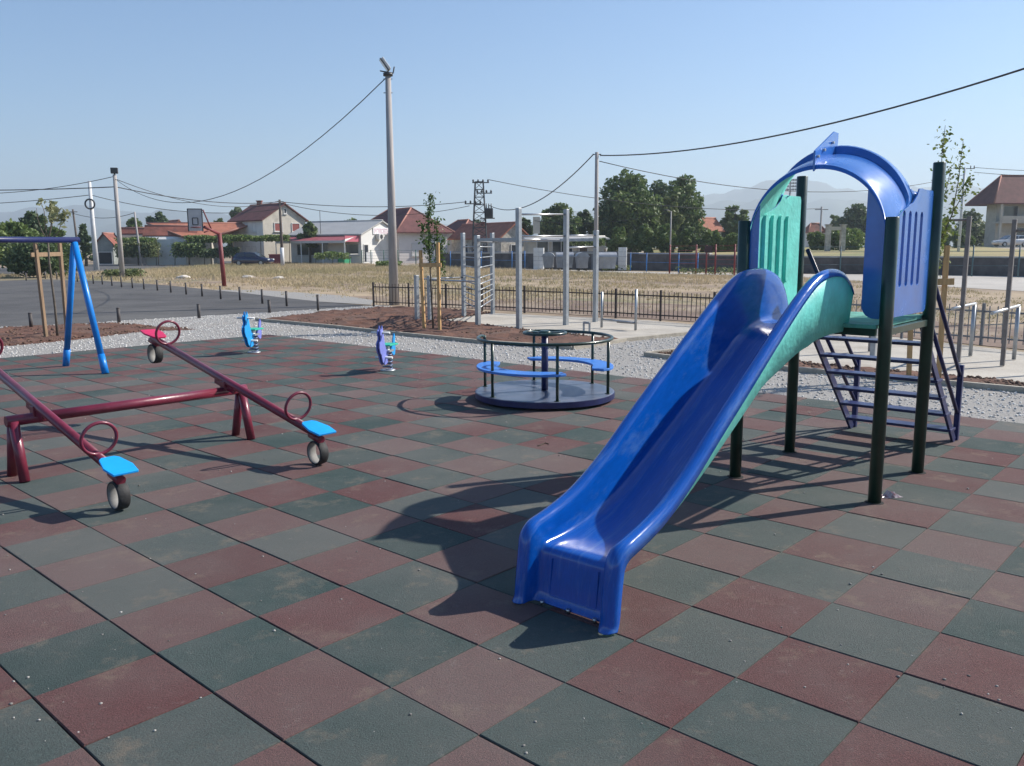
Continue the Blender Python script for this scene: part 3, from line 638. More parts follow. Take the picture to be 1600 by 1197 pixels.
# ---- litter
b = MB(); c = G(1391, 776)
rows = []
for i in range(7):
    rows.append([c+Vector((.022*(i-3)+random.gauss(0, .008), .016*(j-3)+random.gauss(0, .008), max(.003, .022+random.gauss(0, .014)-.0022*((i-3)**2+(j-3)**2)))) for j in range(7)])
b.grid(rows, smooth=False); o = b.build('crumpled_wrapper', mat('wrapper', (.30, .08, .09), .35, var=.0, col2=(.6, .55, .55), vscale=30, coat=.3), solid=(.001, 0, 0)); tag(o, 'crumpled red and silver wrapper lying beside a green slide post', 'litter')
b = MB(); b.tube([G(840, 697), G(846, 695), G(852, 692), G(857, 694)], .006, 6); o = b.build('twig', mat('twig', (.07, .05, .035), .9)); tag(o, 'small dark twig lying on the tiles in front of the carousel', 'twig')
# ================================================================== OUTDOOR GYM, FENCE, SMALL STREET FURNITURE
ang = math.atan2(GJ.y, GJ.x)
def gpost(base, ztop, par, w=.085, m=None):
    b = MB(); b.box((base[0], base[1], ztop/2-.01), (w, w, ztop+.02), ang); return b.build('post', m or m_steel, par, bevel=.006)
def gbar(p, q, par, r=.02, name='bar', m=None):
    b = MB(); b.tube([p, q], r, 10); return b.build(name, m or m_steel, par)
def up(p, z): return Vector((p[0], p[1], z))
wk = {k: G(*b) for k, b in dict(W1=(652, 500.5), W2=(672, 502.5), W3=(725, 494), W4=(747, 508.5), W5=(770, 489.5), W6=(811, 514), W7=(884, 507), W8=(930, 502)).items()}
wt = dict(W1=430, W2=431, W3=364, W4=368, W5=364, W6=325, W7=327, W8=360); wz = {k: HZ(wk[k].x*0+({'W1': 651, 'W2': 670, 'W3': 722, 'W4': 741, 'W5': 769, 'W6': 806.5, 'W7': 884, 'W8': 932}[k]), wt[k], wk[k]) for k in wt}
gy = thing('workout_frame', 'grey steel workout frame with wall bars, pull-up bars and monkey bars', 'workout frame', up(wk['W6'], 0))
for k in wk: gpost(wk[k], wz[k], gy, .10 if k in ('W6', 'W7', 'W8', 'W4') else .09)
zb = lambda px, py, k: HZ(px, py, wk[k])
gbar(up(wk['W6'], zb(808, 335, 'W6')), up(wk['W7'], zb(884, 335, 'W7')), gy, .022, 'pull_up_bar', m_bolt)
gbar(up(wk['W6'], zb(808, 369, 'W6')), up(wk['W7'], zb(884, 369, 'W7')), gy, .022, 'pull_up_bar', m_bolt)
gbar(up(wk['W7'], zb(884, 368, 'W7')), up(wk['W8'], zb(930, 368, 'W8')), gy, .02, 'pull_up_bar', m_bolt)
gbar(up(wk['W7'], zb(884, 387, 'W7')), up(wk['W8'], zb(930, 385.5, 'W8')), gy, .02, 'pull_up_bar', m_bolt)
ladz = zb(741, 375, 'W4')
def rail(a, b_): 
    b = MB(); b.bar(up(a, ladz), up(b_, ladz), .05, .07); b.build('monkey_rail', m_steel, gy, bevel=.004)
rail(wk['W4'], wk['W6']); rail(wk['W5'], wk['W8']); rail(wk['W4'], wk['W5'])
for f in np.linspace(.08, .92, 8): gbar(up(wk['W4'].lerp(wk['W6'], f), ladz), up(wk['W5'].lerp(wk['W7'], f), ladz), gy, .015, 'monkey_rung', m_bolt)
for k, (a, b_) in enumerate((('W3', 'W4'), ('W4', 'W5'))):
    for py in (383, 401, 417, 434, 444, 453.5, 463, 473, 482): gbar(up(wk[a], zb(735, py, 'W4')*.98), up(wk[b_], zb(735, py, 'W4')*.98), gy, .013, 'wall_rung', m_steel)
gbar(up(wk['W1'], wz['W1']-.10), up(wk['W3'], wz['W1']-.10), gy, .02, 'parallel_bar', m_bolt); gbar(up(wk['W2'], wz['W2']-.10), up(wk['W4'], wz['W2']-.10), gy, .02, 'parallel_bar', m_bolt)
# sit-up bench frame and step behind the carousel
pb = thing('situp_bar', 'low grey bar frame between two thin posts in front of the picket fence', 'exercise bar', G(975, 509))
a, c = G(940, 511.5), G(993, 516)
for p, py in ((a, 456), (c, 452)):
    b = MB(); b.tube([p, up(p, HZ(940 if p is a else 995, py, p))], .028, 12); b.build('post', m_steel, pb)
gbar(up(a, .18), up(c, .16), pb, .02); b = MB(); b.bar(up(a.lerp(c, .5), .15), up(c, .15), .12, .03); b.build('pad', mat('grey_wood', (.25, .22, .19), .8, var=.2), pb, bevel=.004)
st_ = thing('step_bar', 'small knee-high steel hoop standing on the pale pad behind the carousel', 'exercise bar', G(916, 519))
a, c = G(912, 519), G(921, 519.5); hz = HZ(912, 504, a)
b = MB(); b.bar(up(a, 0), up(a, hz), .04, .04); b.build('post', m_steel, st_); b = MB(); b.bar(up(c, 0), up(c, hz), .04, .04); b.build('post', m_steel, st_); b = MB(); b.bar(up(a, hz), up(c, hz), .05, .05); b.build('top_bar', m_steel, st_)
# gym on the right, seen past the ladder
m_old = mat('weathered_steel', (.20, .18, .17), .6, .3, var=.25, vscale=6)
rg = thing('pull_up_frame', 'tall brownish steel pull-up frame on the right concrete pad', 'pull-up frame', G(1566, 571))
p1, p2 = G(1497, 566), G(1566, 571.5); z1, z2 = HZ(1510, 338, p1), HZ(1584, 343, p2)
p0 = p1+(p1-p2)*1.25+Vector((-.2, .9, 0)); p3 = p2+(p2-p1)*1.5
for p, z in ((p1, z1), (p2, z2), (p0, z1), (p3, z2)):
    b = MB(); b.box((p.x, p.y, z/2), (.058, .058, z), ang); b.build('post', m_old, rg, bevel=.005)
for p, q, z in ((p0, p1, z1-.05), (p2, p3, z2-.16)): gbar(up(p, z), up(q, z), rg, .02, 'bar', m_old)
for k, (pb_, qx, qy, pyt, a0, a1, lab) in enumerate((((1516, 556), 1522, 476, 476, (1495, 482), (1524, 473), 'left'), ((1584, 561.5), 1588, 479, 479, (1558, 485), (1591, 476), 'right'))):
    P = G(*pb_); z = HZ(qx, qy, P); dp = thing('dip_bar', ('dip bar post on the right pad, the one nearer the slide ladder' if k == 0 else 'dip bar post on the right pad, the one nearer the picture edge'), 'dip bar', P, group='dip bars on the right pad')
    b = MB(); b.tube([P, up(P, z)], .03, 12); b.build('post', m_steel, dp)
    e = Vector((-.64, -.77, 0)); s = onray(a0[0], P, e); b = MB(); b.tube([up(P, z+.01)-e*.05, up(P+e*s, z+.02)], .024, 12); b.build('grip_bar', m_bolt, dp)
sp_ = thing('short_steel_post', 'single short grey post on the right pad between the slide posts', 'post', G(1364, 556))
P = G(1364, 556); b = MB(); b.box((P.x, P.y, .36), (.08, .08, .72), ang); b.build('tube', m_steel, sp_, bevel=.005); b = MB(); b.box((P.x, P.y, .722), (.086, .086, .006), ang); b.build('cap', m_steel, sp_)
# ---- picket fence
m_fence = mat('dark_fence_steel', (.030, .023, .024), .5, .3, var=.2, vscale=6); m_fgrey = mat('grey_fence_steel', (.16, .165, .175), .5, .3, var=.2, vscale=6)
FP = [Vector(p) for p in ((-4.22, 25.92, 0), (-1.9, 24.55, 0), (.35, 22.95, 0), (2.6, 21.1, 0), (4.6, 19.2, 0), (6.6, 17.05, 0), (8.35, 14.95, 0), (10.0, 12.5, 0))]
fe = thing('picket_fence', 'low dark metal picket fence behind the outdoor gym', 'fence', FP[3])
FH = .70; npk = 0
for a, c in zip(FP[:-1], FP[1:]):
    d = c-a; L = d.length; e = d/L; m = m_fence if a.x < 6.2 else m_fgrey; k = max(1, int(L/.118)); an = math.atan2(e.y, e.x)
    for z in (.14, FH-.10):
        b = MB(); b.bar(up(a, z), up(c, z), .022, .030); b.build('rail', m, fe)
    b = MB(); b.box((a.x, a.y, FH/2+.02), (.045, .045, FH+.04), an); b.build('post', m, fe)
    for j in range(1, k):
        q = a+e*(L*j/k)
        if j == k//2 and L > 2: b = MB(); b.box((q.x, q.y, FH/2+.02), (.04, .04, FH+.04), an); b.build('post', m, fe); continue
        if npk == 0 or pk.data.materials[0] != m:
            b = MB(); b.box((0, 0, FH/2+.03), (.014, .014, FH-.06)); pk = b.build('picket', m, fe, local=True); npk += 1; o = pk
        else: o = pk.copy(); COL.objects.link(o)
        o.parent = fe; o.location = q-ORG[fe.name]+Vector((0, 0, random.uniform(-.006, .006))); o.rotation_euler = (random.gauss(0, .012), random.gauss(0, .012), an)
# ---- bollards
m_bol = mat('bollard_iron', (.07, .06, .058), .7, var=.3, vscale=5)
def bollard(px, py, label, h=.44, r=.036, grp='iron bollards round the asphalt court'):
    P = G(px, py); t = thing('bollard', label, 'bollard', P, grp)
    b = MB(); b.tube([P-Vector((0, 0, .03)), up(P, h-.012)], r, 12); b.build('shaft', m_bol, t)
    b = MB(); b.tube([up(P, h-.012), up(P, h), up(P, h+.008)], [r*1.06, r*1.06, r*.7], 12); b.build('cap', m_bol, t)
ordn = ['first', 'second', 'third', 'fourth', 'fifth', 'sixth', 'seventh', 'eighth', 'ninth', 'tenth', 'eleventh', 'twelfth', 'thirteenth', 'fourteenth', 'fifteenth', 'sixteenth', 'seventeenth', 'eighteenth', 'nineteenth']
row = [(497, 484.5), (448, 477), (410, 473), (375, 468), (345, 466), (316, 462), (291, 459), (267, 456), (246, 453), (225, 451), (207, 449), (190, 448), (175, 445.5), (160, 443.7), (146, 442.5), (121, 439.5), (89, 436), (71, 435), (41, 438)]
for k, q in enumerate(row): bollard(*q, '%s bollard from the picket fence in the row along the far court edge' % ordn[k])
for q, l in (((49, 512), 'short bollard on the soil edge left of the swing legs'), ((186, 502.6), 'short bollard between the swing and the red seesaw seat'), ((311, 495.5), 'short bollard on the gravel left of the cyan spring rider'), ((421, 487.6), 'short bollard just right of the cyan spring rider')): bollard(*q, l, .34, .042, 'short bollards along the near court edge')
# ---- staked saplings
m_stake = mat('pine_stake', (.50, .30, .13), .75, var=.22, vscale=5, bump=.2, bscale=20, stretch=(6, 6, .6)); m_stake2 = mat('weathered_stake', (.25, .165, .10), .8, var=.25, vscale=5, bump=.2, bscale=20, stretch=(6, 6, .6))
m_bark = mat('young_bark', (.115, .095, .075), .9, var=.3, vscale=9, bump=.4, bscale=40)
def stakes(label, bases, tops, cross, m, cat='tree stake'):
    P = [G(*q) for q in bases]; t = thing('tree_stake_frame', label, cat, (P[0]+P[1])/2); zs = [HZ(*tp, p) for tp, p in zip(tops, P)]
    Tp = [D(tp[0], tp[1], p.y) for tp, p in zip(tops, P)]
    for p, q in zip(P, Tp):
        b = MB(); b.bar(p-Vector((0, 0, .05)), q, .062, .062, up=(.3, .9, .1)); b.build('stake', m, t, bevel=.004)
    z = [HZ(p_[0], p_[1], p) for p_, p in zip(cross, P)]
    A = D(cross[0][0], cross[0][1], P[0].y); B = D(cross[1][0], cross[1][1], P[1].y); e = (B-A).normalized()*.09; off = Vector((0, -.05, 0))
    b = MB(); b.bar(A-e+off, B+e+off, .03, .085); b.build('crossbar', m, t, bevel=.003); return t
stakes('two yellow pine stakes with a crossbar beside the workout frame', ((663, 515), (687, 517)), ((657, 391), (684, 379)), ((660, 414), (685, 414)), m_stake)
stakes('two weathered stakes joined by a crossbar left of the swing legs', ((72, 527), (105, 521)), ((55, 380), (93, 380)), ((55, 398), (95, 397)), m_stake2)
stakes('two pale pine stakes behind the slide ladder', ((1420, 590), (1466, 593)), ((1428, 380), (1480, 384)), ((1425, 441), (1476, 440)), m_stake)
def sapling(label, base, stems, leaf, nleaf, lsize, cat='tree'):
    """stems: pixel paths (all at the base's depth, with a depth offset) and radii"""
    P = G(*base); t = thing('sapling', label, cat, P); b = MB(); C_ = []
    for k, (pts, r0, r1, dens, f0) in enumerate(stems):
        L = [D(x, y, P.y+dy) for x, y, dy in pts]
        if k == 0: L[0] = P-Vector((0, 0, .05))
        b.tube(L, list(np.linspace(r0, r1, len(L))), 7)
        seg = [(L[i+1]-L[i]).length for i in range(len(L)-1)]; tot = sum(seg)
        for _ in range(int(nleaf*dens)):
            s = tot*(f0+(1-f0)*random.random()); i = 0
            while i < len(seg)-1 and s > seg[i]: s -= seg[i]; i += 1
            q = L[i].lerp(L[i+1], s/seg[i]); sp = .02+.055*random.random(); C_.append(q+Vector((random.gauss(0, sp), random.gauss(0, sp), random.gauss(0, sp))))
    b.build('trunk', m_bark, t)
    V, Fc = leaves(np.array([tuple(c) for c in C_]), lsize, .8, .2); scatter_mesh('foliage', V, Fc, np.repeat(rng.random(len(Fc)), 4), leaf, t); return t
m_leafy = mat('young_leaf', (.095, .15, .030), .55, attr=True, col2=(.20, .23, .055), trans=.35); m_leafg = mat('sapling_leaf', (.045, .095, .022), .5, attr=True, col2=(.11, .17, .045), trans=.35)
sapling('slim upright sapling between the yellow stakes by the workout frame', (677, 515),
        [([(677, 515, 0), (673, 440, 0), (671, 390, .02), (669, 345, .03), (671, 320, 0), (675, 303, 0)], .022, .006, 1.1, .52), ([(672, 400, 0), (664, 380, -.1), (660, 350, -.1)], .008, .003, .35, .2), ([(672, 405, 0), (682, 375, .1), (681, 340, .1)], .008, .003, .4, .3), ([(672, 420, 0), (690, 400, -.1), (693, 372, -.15)], .007, .003, .35, .3), ([(690, 395, -.1), (692, 420, -.12), (687, 432, -.12)], .004, .002, .2, .0)], m_leafg, 430, .032)
sapling('bare branching sapling with pale drooping leaves behind the swing beam', (90, 526),
        [([(90, 526, 0), (86, 480, 0), (77, 410, 0), (75, 378, 0)], .026, .018, 0, 0), ([(75, 378, 0), (65, 360, .1), (58, 340, .15), (57, 325, .15)], .012, .004, .0, .5), ([(75, 378, 0), (71, 355, 0), (69, 330, 0), (62, 310, 0)], .012, .004, .12, .75), ([(75, 378, 0), (80, 350, -.1), (80, 315, -.1)], .012, .004, .55, .62), ([(75, 378, 0), (78, 366, 0), (84, 340, .1), (88, 328, .1)], .011, .004, .4, .6), ([(75, 378, 0), (92, 362, -.1), (97, 342, -.1), (103, 330, -.1)], .01, .004, .6, .72)], mat('pale_leaf', (.20, .22, .10), .6, attr=True, col2=(.38, .38, .22), trans=.3), 110, .055)
sapling('tall thin sapling with sparse whorls of leaves behind the slide tower', (1448, 591),
        [([(1448, 591, 0), (1452, 480, 0), (1458, 400, 0), (1464, 340, 0)], .02, .012, .0, 0), ([(1464, 340, 0), (1470, 290, 0), (1472, 240, .05), (1477, 196, .08)], .009, .003, .75, .0), ([(1464, 345, 0), (1480, 290, .1), (1487, 258, .1)], .006, .003, .22, .3), ([(1462, 390, 0), (1488, 335, -.1), (1498, 280, -.1), (1505, 220, -.1)], .01, .003, .55, .12), ([(1490, 330, -.1), (1510, 295, -.2), (1518, 278, -.2)], .006, .003, .25, .45), ([(1456, 430, 0), (1470, 370, .1), (1488, 355, .15)], .008, .003, .75, .2), ([(1456, 430, 0), (1466, 375, -.1), (1470, 350, -.15)], .008, .003, .55, .2)], m_leafy, 260, .028)
# ================================================================== POLES AND WIRES
m_pole = mat('concrete_pole', (.36, .335, .32), .85, var=.14, vscale=2.5, bump=.15, bscale=30, stretch=(4, 4, .5)); m_wood = mat('pole_wood', (.10, .08, .07), .9, var=.3, vscale=4); m_wire = mat('cable', (.03, .03, .035), .7)
m_whitep = mat('pale_pole', (.60, .60, .60), .8, var=.08, vscale=3); m_dark = mat('dark_metal', (.05, .05, .055), .5, .3, var=.2, vscale=5); m_glassd = mat('dark_lens', (.03, .03, .035), .2); m_lamp = mat('lamp_glass', (.55, .58, .60), .12, coat=.5)
def pole(name, label, P, h, r0, r1, m, cat='pole', lean=(0, 0)):
    t = thing(name, label, cat, P); b = MB(); b.tube([P-Vector((0, 0, .3)), P+Vector((lean[0], lean[1], h))], [r0, r1], 18); b.build('shaft', m, t); return t
P1 = G(616, 474.5); h1 = HZ(603, 116, P1)
t = pole('floodlight_pole', 'tall grey concrete pole with a floodlight standing behind the picket fence', P1, h1, .155, .085, m_pole)
top = P1+Vector((0, 0, h1))
b = MB(); b.tube([top-Vector((0, 0, .05)), top+Vector((0, 0, .03))], .15, 14); b.build('collar', m_dark, t)
b = MB(); b.bar(top+Vector((-.24, 0, .10)), top+Vector((.16, 0, .03)), .06, .03); b.bar(top+Vector((.16, 0, .03)), top+Vector((.20, 0, .22)), .05, .03); b.build('bracket', m_dark, t)
fd = Vector((-.80, -.15, -.58)).normalized(); sd_ = fd.cross(Vector((0, 0, 1))).normalized(); u_ = sd_.cross(fd)
hc = top+Vector((-.10, 0, .27)); b = MB()
b.prism([hc+fd*.0+u_*.20+sd_*.17, hc+fd*0-u_*.20+sd_*.17, hc-u_*.20-sd_*.17, hc+u_*.20-sd_*.17], -fd*.09); hd = b.build('lamp_head', mat('lamp_housing', (.55, .54, .52), .5, .2), t, bevel=.02)
b = MB(); b.obox(hc+fd*.012, u_*.215, sd_*.185, fd*.012); b.build('lamp_frame', m_dark, hd); b = MB(); b.obox(hc+fd*.027, u_*.19, sd_*.16, fd*.003); b.build('lens', m_lamp, hd)
for z in (.14, .55): b = MB(); b.tube([top+Vector((-.15, 0, -z)), top+Vector((.13, 0, -z))], .012, 6); b.build('pin', m_dark, t)
P2 = G(191.5, 433.5); h2 = HZ(178, 273, P2)
t = pole('floodlight_pole', 'slender grey pole with a square floodlight on the left side of the field', P2, h2, .17, .11, m_pole)
b = MB(); b.box(P2+Vector((0, 0, h2+.25)), (.42, .28, .36), .3); hd = b.build('lamp_head', m_dark, t, bevel=.02); b = MB(); b.box(P2+Vector((.03, -.15, h2+.25)), (.34, .02, .28), .3); b.build('lens', m_glassd, hd); b = MB(); b.tube([P2+Vector((0, 0, h2-.02)), P2+Vector((0, 0, h2+.1))], .05, 8); b.build('bracket', m_dark, t)
P3 = G(151, 421.5); h3 = HZ(137, 283, P3); t = pole('utility_pole', 'white painted utility pole with a coil of cable on the far left', P3, h3, .24, .13, m_whitep)
c = P3+Vector((.0, -.25, HZ(140, 319, P3))); b = MB(); b.tube([c+Vector((.42*math.cos(a), 0, .42*math.sin(a)-0)) for a in np.linspace(0, 6.28, 25)[:-1]], .07, 6, closed=True); b.build('cable_coil', m_wire, t)
P4 = D(931, 400, 50); P4.z = 0; h4 = HZ(930, 238, P4); t = pole('utility_pole', 'pale grey utility pole rising behind the workout frame', P4, h4, .14, .10, m_pole)
b = MB(); b.bar(P4+Vector((-.25, 0, h4-.12)), P4+Vector((.25, 0, h4-.12)), .05, .05); b.build('crossarm', m_dark, t)
P5 = D(441, 400, 86); P5.z = 0; h5 = HZ(440, 312, P5); t = pole('utility_pole', 'dark wooden pole with a white base standing before the two-storey house', P5, h5-0, .17, .11, m_wood); b = MB(); b.tube([P5, P5+Vector((0, 0, 1.9))], .19, 12); b.build('painted_base', m_whitep, t); b = MB(); b.bar(P5+Vector((-.4, 0, h5-.2)), P5+Vector((.4, 0, h5-.2)), .07, .07); b.build('crossarm', m_wood, t)
P6 = D(220, 400, 98); P6.z = 0; h6 = HZ(214, 331, P6); pole('utility_pole', 'thin grey pole in front of the long red-roofed farmhouse', P6, h6, .12, .09, m_pole, lean=(-.35, 0))
P7 = D(124, 400, 100); P7.z = 0; h7 = HZ(120, 327, P7); t = pole('utility_pole', 'dark wooden pole beside the dark conifer on the left', P7, h7, .14, .1, m_wood, lean=(-.3, 0)); b = MB(); b.bar(P7+Vector((-.75, 0, h7-.3)), P7+Vector((.2, 0, h7-.3)), .08, .08); b.build('crossarm', m_wood, t)
P8 = D(1047, 400, 84); P8.z = 0; h8 = HZ(1047, 330, P8); t = pole('street_lamp', 'thin street lamp in front of the tall green trees', P8, h8, .09, .06, m_pole, 'street lamp'); b = MB(); b.tube([P8+Vector((0, 0, h8-.1)), P8+Vector((-.25, 0, h8+.1)), P8+Vector((-.55, 0, h8+.12))], .04, 8); b.build('arm', m_pole, t); b = MB(); b.box(P8+Vector((-.62, 0, h8+.10)), (.35, .16, .09)); b.build('lamp_head', m_dark, t, bevel=.02)
P9 = D(1280, 400, 105); P9.z = 0; h9 = HZ(1280, 323, P9); t = pole('utility_pole', 'far grey pole seen through the slide arch', P9, h9, .13, .1, m_pole); b = MB(); b.bar(P9+Vector((-.8, 0, h9-.35)), P9+Vector((.8, 0, h9-.35)), .08, .08); b.build('crossarm', m_dark, t)
P10 = D(1497, 400, 75); P10.z = 0; h10 = HZ(1500, 262, P10); t = pole('utility_pole', 'thin pale pole with a crossarm behind the sapling on the right', P10, h10, .13, .09, m_whitep); b = MB(); b.bar(P10+Vector((-.85, 0, h10-.1)), P10+Vector((.85, 0, h10-.1)), .06, .06); b.build('crossarm', m_dark, t)
for x in (-.8, -.5, .5, .8): b = MB(); b.tube([P10+Vector((x, 0, h10-.1)), P10+Vector((x, 0, h10+.15))], .04, 6); b.build('insulator', m_dark, t)
P11 = Vector((18.5, 22, 0)); h11 = 8.0; pole('utility_pole', 'pole beyond the right picture edge that carries the near cable', P11, h11, .14, .1, m_pole)
# lattice tower with transformer
PT = D(750, 400, 88); PT.z = 0; hT = HZ(750, 284, PT); tw = thing('lattice_tower', 'steel lattice electricity tower with a transformer box above the red roofs', 'pylon', PT)
wB, wT = .85, .40; L4 = [(-1, -1), (1, -1), (1, 1), (-1, 1)]
def tp(k, z): w = wB+(wT-wB)*z/hT; return PT+Vector((L4[k % 4][0]*w, L4[k % 4][1]*w*.7, z))
for k in range(4): b = MB(); b.bar(tp(k, 0), tp(k, hT), .10, .10); b.build('leg', m_dark, tw)
nz_ = 11
for j in range(nz_):
    za, zc = hT*j/nz_, hT*(j+1)/nz_
    for k in range(4): b = MB(); b.bar(tp(k, za), tp(k+1, zc), .05, .05); b.bar(tp(k, zc), tp(k+1, zc), .05, .05); b.build('brace', m_dark, tw)
for z, x0, x1 in ((hT-.1, -.7, 1.0), (hT-1.15, -.3, 1.3), (hT-2.2, -1.5, .2)):
    b = MB(); b.bar(PT+Vector((x0, -.2, z)), PT+Vector((x1, -.2, z)), .10, .10); ca_ = b.build('crossarm', m_dark, tw)
    for x in np.linspace(x0+.1, x1-.1, 4): b = MB(); b.tube([PT+Vector((x, -.2, z+.05)), PT+Vector((x, -.2, z+.15)), PT+Vector((x, -.2, z+.32))], [.05, .11, .05], 8); b.build('insulator', m_dark, ca_)
zt_ = HZ(760, 333, PT); b = MB(); b.box(PT+Vector((.95, -.1, zt_)), (.75, .8, .95), .2); tr = b.build('transformer', mat('transformer_grey', (.11, .115, .12), .6), tw, bevel=.03)
for k in range(6): b = MB(); b.box(PT+Vector((.66+.11*k, -.55, zt_)), (.04, .14, .8), .2); b.build('cooling_fin', m_dark, tr)
for k in range(3): b = MB(); b.tube([PT+Vector((.7+.25*k, -.1, zt_+.45)), PT+Vector((.7+.25*k, -.1, zt_+.95))], [.07, .04], 8); b.build('bushing', m_dark, tr)
b = MB(); b.box(PT+Vector((.8, -.1, zt_-.53)), (1.5, .9, .08)); b.build('platform', m_dark, tw)
# stadium light mast seen through the arch
PM = D(1230, 400, 320); PM.z = 0; t = pole('stadium_mast', 'distant stadium floodlight mast seen under the left of the arch', PM, HZ(1230, 298, PM), .5, .35, m_pole, 'light mast')
zt_ = HZ(1230, 289, PM); m_ml = mat('mast_lamps', (.22, .23, .25), .5, var=.2, vscale=1.)
for r_ in range(4):
    b = MB(); b.bar(PM+Vector((-2.3, .2, zt_-1.7+1.15*r_)), PM+Vector((2.3, .2, zt_-1.7+1.15*r_)), .18, .18); b.build('lamp_bar', m_dark, t)
    for c_ in range(5): b = MB(); b.box(PM+Vector((-2.+c_, -.1, zt_-1.7+1.15*r_)), (.7, .4, .75)); b.build('lamp', m_ml, t)
b = MB(); b.bar(PM+Vector((0, .35, zt_-3)), PM+Vector((0, .35, zt_+2)), .3, .3, up=(1, 0, 0)); b.build('lamp_spine', m_dark, t)
def wire(label, A, B, sag, r=.02, n=24):
    A, B = Vector(A), Vector(B); b = MB(); b.tube([A.lerp(B, f)-Vector((0, 0, sag*4*f*(1-f))) for f in np.linspace(0, 1, n)], r, 6); o = b.build('overhead_cable', m_wire); tag(o, label, 'cable')
def top_(P, h, dz=0, dx=0): return P+Vector((dx, 0, h+dz))
wire('cable sagging from the tall floodlight pole down to the left floodlight pole', top_(P1, h1, -.12, -.08), top_(P2, h2, -.25), 2.5, .016)
wire('heavy cable leaving the left floodlight pole towards the left picture edge', top_(P2, h2, -.75), D(-220, 293, 62), .2, .03)
wire('thin cable above the heavy one at the left picture edge', top_(P2, h2, -.1), D(-220, 287, 62), .9, .02)
wire('heavy cable from the left floodlight pole to the dark pole by the two-storey house', top_(P2, h2, -.75), top_(P5, h5, -.2), .5, .032)
wire('thin upper cable from the left floodlight pole to the dark pole', top_(P2, h2, -.25), top_(P5, h5, -.1), 1.1, .022)
wire('thin cable from the white pole to the left picture edge', top_(P3, h3, -1.2), D(-220, 318, 95), .5, .03)
wire('thin cable from the white pole to the dark pole by the two-storey house', top_(P3, h3, -1.2), top_(P5, h5, -.9), .9, .028)
wire('pair of upper cables from the dark pole to the lattice tower', top_(P5, h5, -.2), PT+Vector((-1.3, -.2, hT-2.0)), .5, .032)
wire('lower cable from the dark pole to the lattice tower', top_(P5, h5, -.3), PT+Vector((-1.0, -.2, hT-2.4)), 1.1, .028)
wire('cable rising from the lattice tower transformer to the pole behind the workout frame', PT+Vector((1.0, -.2, zt_*0+HZ(768, 321, PT))), top_(P4, h4, -.12, -.2), 1.5, .035)
wire('thick black cable sweeping up to the upper right corner', top_(P4, h4, -.18, .2), P11+Vector((0, 0, h11)), 1.05, .032)
wire('thin cable sloping from the pole behind the workout frame past the arch', top_(P4, h4, -.5, .15), top_(P10, h10, -.6), 1.6, .022)
wire('thin high cable from the lattice tower towards the right', PT+Vector((.9, -.2, hT+.2)), top_(P9, h9, -.2), 1.2, .03)
wire('thin cable from the right pole to the picture edge', top_(P10, h10, 0, .8), D(1800, 262, 70), .3, .02)
wire('second thin cable below it from the right pole to the picture edge', top_(P10, h10, -.4, .8), D(1800, 272, 70), .3, .02)
wire('thin cable from the street lamp left along the trees', top_(P8, h8, -.1), D(835, 345, 90), .6, .025)
wire('thin cable between the thin grey pole and the dark pole on the left', P6+Vector((-.35, 0, h6-.1)), P7+Vector((-.5, 0, h7-.4)), .6, .03)
# ---- basketball hoop
PH = G(350.5, 446); hH = HZ(346, 364, PH); m_hr = mat('hoop_red', (.17, .03, .035), .6, var=.2, vscale=4)
bh = thing('basketball_hoop', 'rusty red basketball post with a grey backboard leaning over the court', 'basketball hoop', PH)
bo = D(318, 353, PH.y-1.0); b = MB(); b.tube([PH-Vector((0, 0, .1)), PH+Vector((-.1, 0, hH))], .105, 12); b.build('post', m_hr, bh)
b = MB(); b.tube([PH+Vector((-.1, 0, hH-.05)), bo+Vector((0, .1, -.05))], .07, 10); b.build('boom', m_hr, bh)
for q in (.55, -.5): b = MB(); b.tube([PH+Vector((-.1, 0, hH)).lerp(bo, .55) if False else (PH+Vector((-.1, 0, hH))).lerp(bo, .5), bo+Vector((0, .05, .2+q))], .035, 8); b.build('stay', m_hr, bh)
cb = D(305, 344, PH.y-1.05); bx = Vector((.93, .36, 0)); m_board = mat('backboard', (.42, .42, .43), .7, var=.12, vscale=2); wv = bx*.30
b = MB(); b.obox(cb, wv, Vector((-.36, .93, 0))*.03, (0, 0, .50)); bd = b.build('backboard', m_board, bh)
nn = Vector((.36, -.93, 0))*.036
for z, hw in ((-.22, .12), (.10, .12)): b = MB(); b.bar(cb+nn-bx*hw+Vector((0, 0, z)), cb+nn+bx*hw+Vector((0, 0, z)), .02, .04); b.build('target_line', m_dark, bd)
for s in (-1, 1): b = MB(); b.bar(cb+nn+bx*s*.12+Vector((0, 0, -.22)), cb+nn+bx*s*.12+Vector((0, 0, .10)), .02, .04); b.build('target_line', m_dark, bd)
for s in (-1, 1): b = MB(); b.bar(cb+bx*s*.315-Vector((0, 0, .53)), cb+bx*s*.315+Vector((0, 0, .53)), .07, .04); b.build('board_edge', m_dark, bd)
b = MB(); b.bar(cb-bx*.33+Vector((0, 0, .52)), cb+bx*.33+Vector((0, 0, .52)), .07, .04); b.build('board_edge', m_dark, bd)
rc = cb+Vector((.36, -.93, 0))*.30+Vector((0, 0, -.34)); b = MB(); b.tube([rc+Vector((.22*math.cos(a), .22*math.sin(a), 0)) for a in np.linspace(0, 6.28, 25)[:-1]], .02, 6, closed=True); b.build('rim', m_hr, bh)
